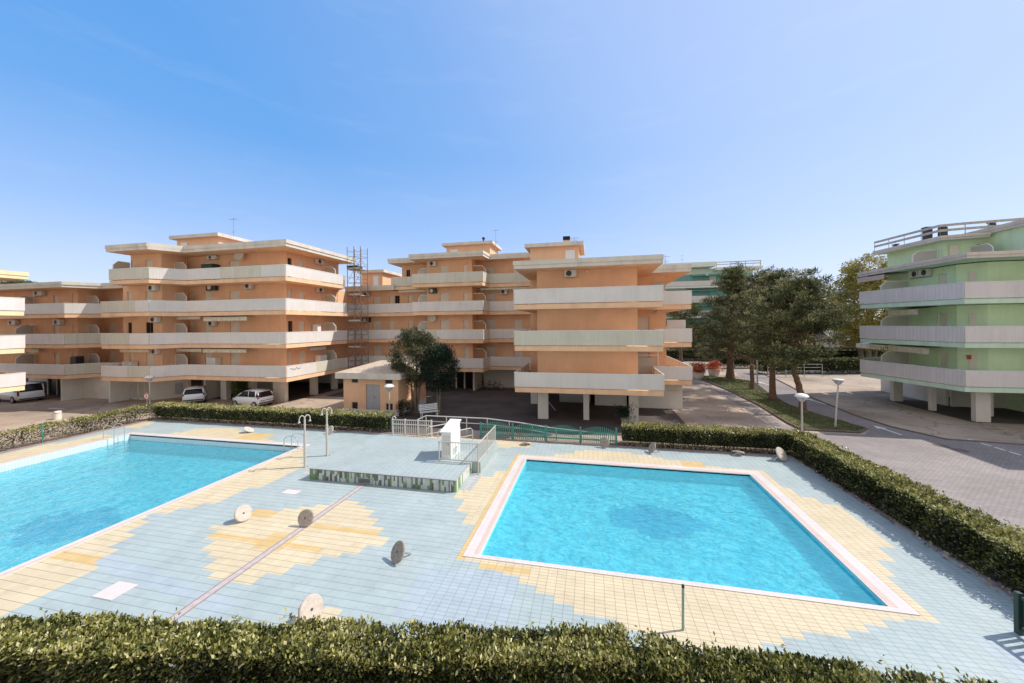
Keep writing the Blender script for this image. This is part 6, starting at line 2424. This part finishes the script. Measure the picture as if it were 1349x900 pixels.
car('small white hatchback seen side-on with its rear towards the dark columns', -30.6, 28.25, R(174), 3.43, 1.63, 1.47,
    [(-1.70, .36, .84, .66), (-1.60, .26, .93, .76), (-1.0, .2, .95, .81), (0, .2, .93, .815), (.8, .2, .91, .81), (1.2, .22, .86, .78), (1.58, .27, .72, .70), (1.72, .36, .58, .56)],
    [(-1.64, .90, .95, .70, .66), (-1.44, .92, 1.33, .74, .60), (-1.15, .93, 1.43, .75, .60), (-.35, .93, 1.47, .76, .60), (.30, .92, 1.41, .75, .58), (.62, .91, 1.27, .74, .58), (1.16, .86, .90, .70, .66)],
    (-1.18, 1.16), 0.28, (0.78, 1.12, 0.70, 0.13), 0.52, True, True)
car('white hatchback with dark roof panel seen from behind, left of the small one', -38.1, 29.0, R(136), 3.9, 1.74, 1.49,
    [(-1.94, .36, .88, .70), (-1.82, .26, .97, .82), (-1.1, .2, .99, .865), (0, .2, .97, .87), (.9, .2, .94, .865), (1.4, .22, .88, .83), (1.8, .27, .74, .75), (1.95, .36, .60, .60)],
    [(-1.86, .95, 1.0, .74, .66), (-1.58, .96, 1.36, .78, .62), (-1.2, .97, 1.45, .79, .62), (-.35, .97, 1.49, .80, .62), (.35, .96, 1.43, .79, .60), (.7, .95, 1.29, .78, .60), (1.3, .89, .93, .74, .70)],
    (-1.28, 1.28), 0.31, (0.80, 0.98, 0.72, 0.10), 0.55, False, False)
car('white people carrier van parked behind the sunlit balconies at the left edge', -56.55, 25.95, R(174), 4.75, 1.88, 1.90,
    [(-2.36, .42, 1.06, .82), (-2.28, .30, 1.10, .90), (-1.2, .24, 1.12, .935), (0, .24, 1.10, .94), (1.2, .24, 1.06, .93), (1.75, .26, 1.0, .90), (2.2, .3, .84, .82), (2.37, .40, .66, .66)],
    [(-2.33, 1.06, 1.12, .80, .74), (-2.22, 1.08, 1.78, .86, .72), (-1.9, 1.10, 1.87, .87, .72), (-.6, 1.10, 1.90, .88, .72), (.5, 1.08, 1.84, .87, .70), (.95, 1.06, 1.68, .86, .70), (1.75, 1.0, 1.04, .82, .76)],
    (-1.45, 1.5), 0.33, (0.72, 1.15, 0.86, 0.06), 0.78, False, True, 'van', 'parked_van')

# ================================================================== things standing on the balconies
def balcony_box(name, label, cat, x0, y0, z0, x1, y1, z1, face, m):
    t = thing(name, label, cat, ((x0 + x1) / 2, (y0 + y1) / 2, z0))
    wallbox(t, 'body', x0, y0, z0, x1, y1, z1, m)
    g = 0.02
    if face == '-y':
        for a, b_ in ((x0 + g, (x0 + x1) / 2 - 0.008), ((x0 + x1) / 2 + 0.008, x1 - g)):
            wallbox(t, 'door', a, y0 - 0.02, z0 + 0.05, b_, y0 - 0.002, z1 - 0.05, m)
    else:
        for a, b_ in ((y0 + g, (y0 + y1) / 2 - 0.008), ((y0 + y1) / 2 + 0.008, y1 - g)):
            wallbox(t, 'door', x1 + 0.002, a, z0 + 0.05, x1 + 0.02, b_, z1 - 0.05, m)
    wallbox(t, 'lid', x0 - 0.03, y0 - 0.03, z1 + 0.001, x1 + 0.03, y1 + 0.03, z1 + 0.03, m)
    return t
z1_, z2_, z3_, z4_ = fz(1), fz(2), fz(3), fz(4)
balcony_box('cabinet', 'white cabinet on the lowest front balcony left of the scaffold, under a scalloped awning', 'cabinet', -37.1, 29.2, z1_ + 0.001, -36.0, 29.75, z1_ + 1.6, '-y', 'white')
balcony_box('cabinet', 'white cabinet on the lowest sunlit side balcony, under the white awning', 'cabinet', -28.2, 33.3, z1_ + 0.001, -27.6, 34.3, z1_ + 1.55, '+x', 'white')
balcony_box('cabinet', 'narrow white cabinet on the second side balcony, catching the sun', 'cabinet', -28.2, 32.95, z2_ + 0.001, -27.6, 33.45, z2_ + 1.75, '+x', 'white')
balcony_box('cabinet', 'low white cabinet on the lowest balcony above the glass entrance', 'cabinet', -44.3, 26.9, z1_ + 0.001, -43.1, 27.4, z1_ + 1.35, '-y', 'whitewall')
balcony_box('storage_box', 'dark green storage box on the top front balcony, below an air conditioner', 'storage box', -37.4, 29.0, z4_ + 0.001, -36.0, 29.7, z4_ + 1.7, '-y', 'darkgreen')
balcony_box('storage_box', 'dark box on the lowest balcony of the block behind the van', 'storage box', -51.4, 27.0, z1_ + 0.001, -50.6, 27.6, z1_ + 1.75, '-y', 'black')
def chair(label, x, y, z, rz):
    t = thing('garden_chair', label, 'chair', (0, 0, 0), 'chairs on the mint block balcony')
    m = MB()
    m.box(-0.22, -0.22, 0.43, 0.22, 0.22, 0.46)
    m.build('seat', 'dark', t)
    m = MB()
    m.box(-0.22, 0.20, 0.50, 0.22, 0.23, 0.98)
    m.build('backrest', 'dark', t)
    for a in (-0.2, 0.2):
        for b_ in (-0.2, 0.2):
            m = MB()
            m.tube([(a, b_, 0), (a, b_, 0.43 if b_ < 0 else 0.96)], 0.015, 6)
            m.build('leg', 'metal', t)
    t.location = (x, y, z)
    t.rotation_euler = (0, 0, rz)
chair('dark chair on the lowest mint balcony, nearer the striped awning', 25.5, 37.2, z1_ + 0.001, R(70))
chair('dark chair on the lowest mint balcony, nearer the shutter', 25.6, 36.2, z1_ + 0.001, R(110))

t = thing('clothes_rack', 'white folding clothes rack on the third balcony row, between two shutters', 'clothes rack', (-35.8, 28.9, z3_))
for s_ in (-0.45, 0.45):
    mb = MB()
    mb.tube([(-35.8 + s_, 28.6, z3_ + 0.002), (-35.8 + s_, 29.2, z3_ + 1.35)], 0.02, 6)
    mb.build('leg', 'white', t)
    mb = MB()
    mb.tube([(-35.8 + s_, 29.2, z3_ + 0.002), (-35.8 + s_, 28.6, z3_ + 1.35)], 0.02, 6)
    mb.build('leg', 'white', t)
mb = MB()
for k in range(5):
    mb.tube([(-36.25, 28.6 + k * 0.15, z3_ + 1.36), (-35.35, 28.6 + k * 0.15, z3_ + 1.36)], 0.01, 5)
mb.tube([(-36.25, 28.6, z3_ + 1.36), (-36.25, 29.2, z3_ + 1.36)], 0.012, 5)
mb.tube([(-35.35, 28.6, z3_ + 1.36), (-35.35, 29.2, z3_ + 1.36)], 0.012, 5)
mb.build('top_frame', 'white', t)
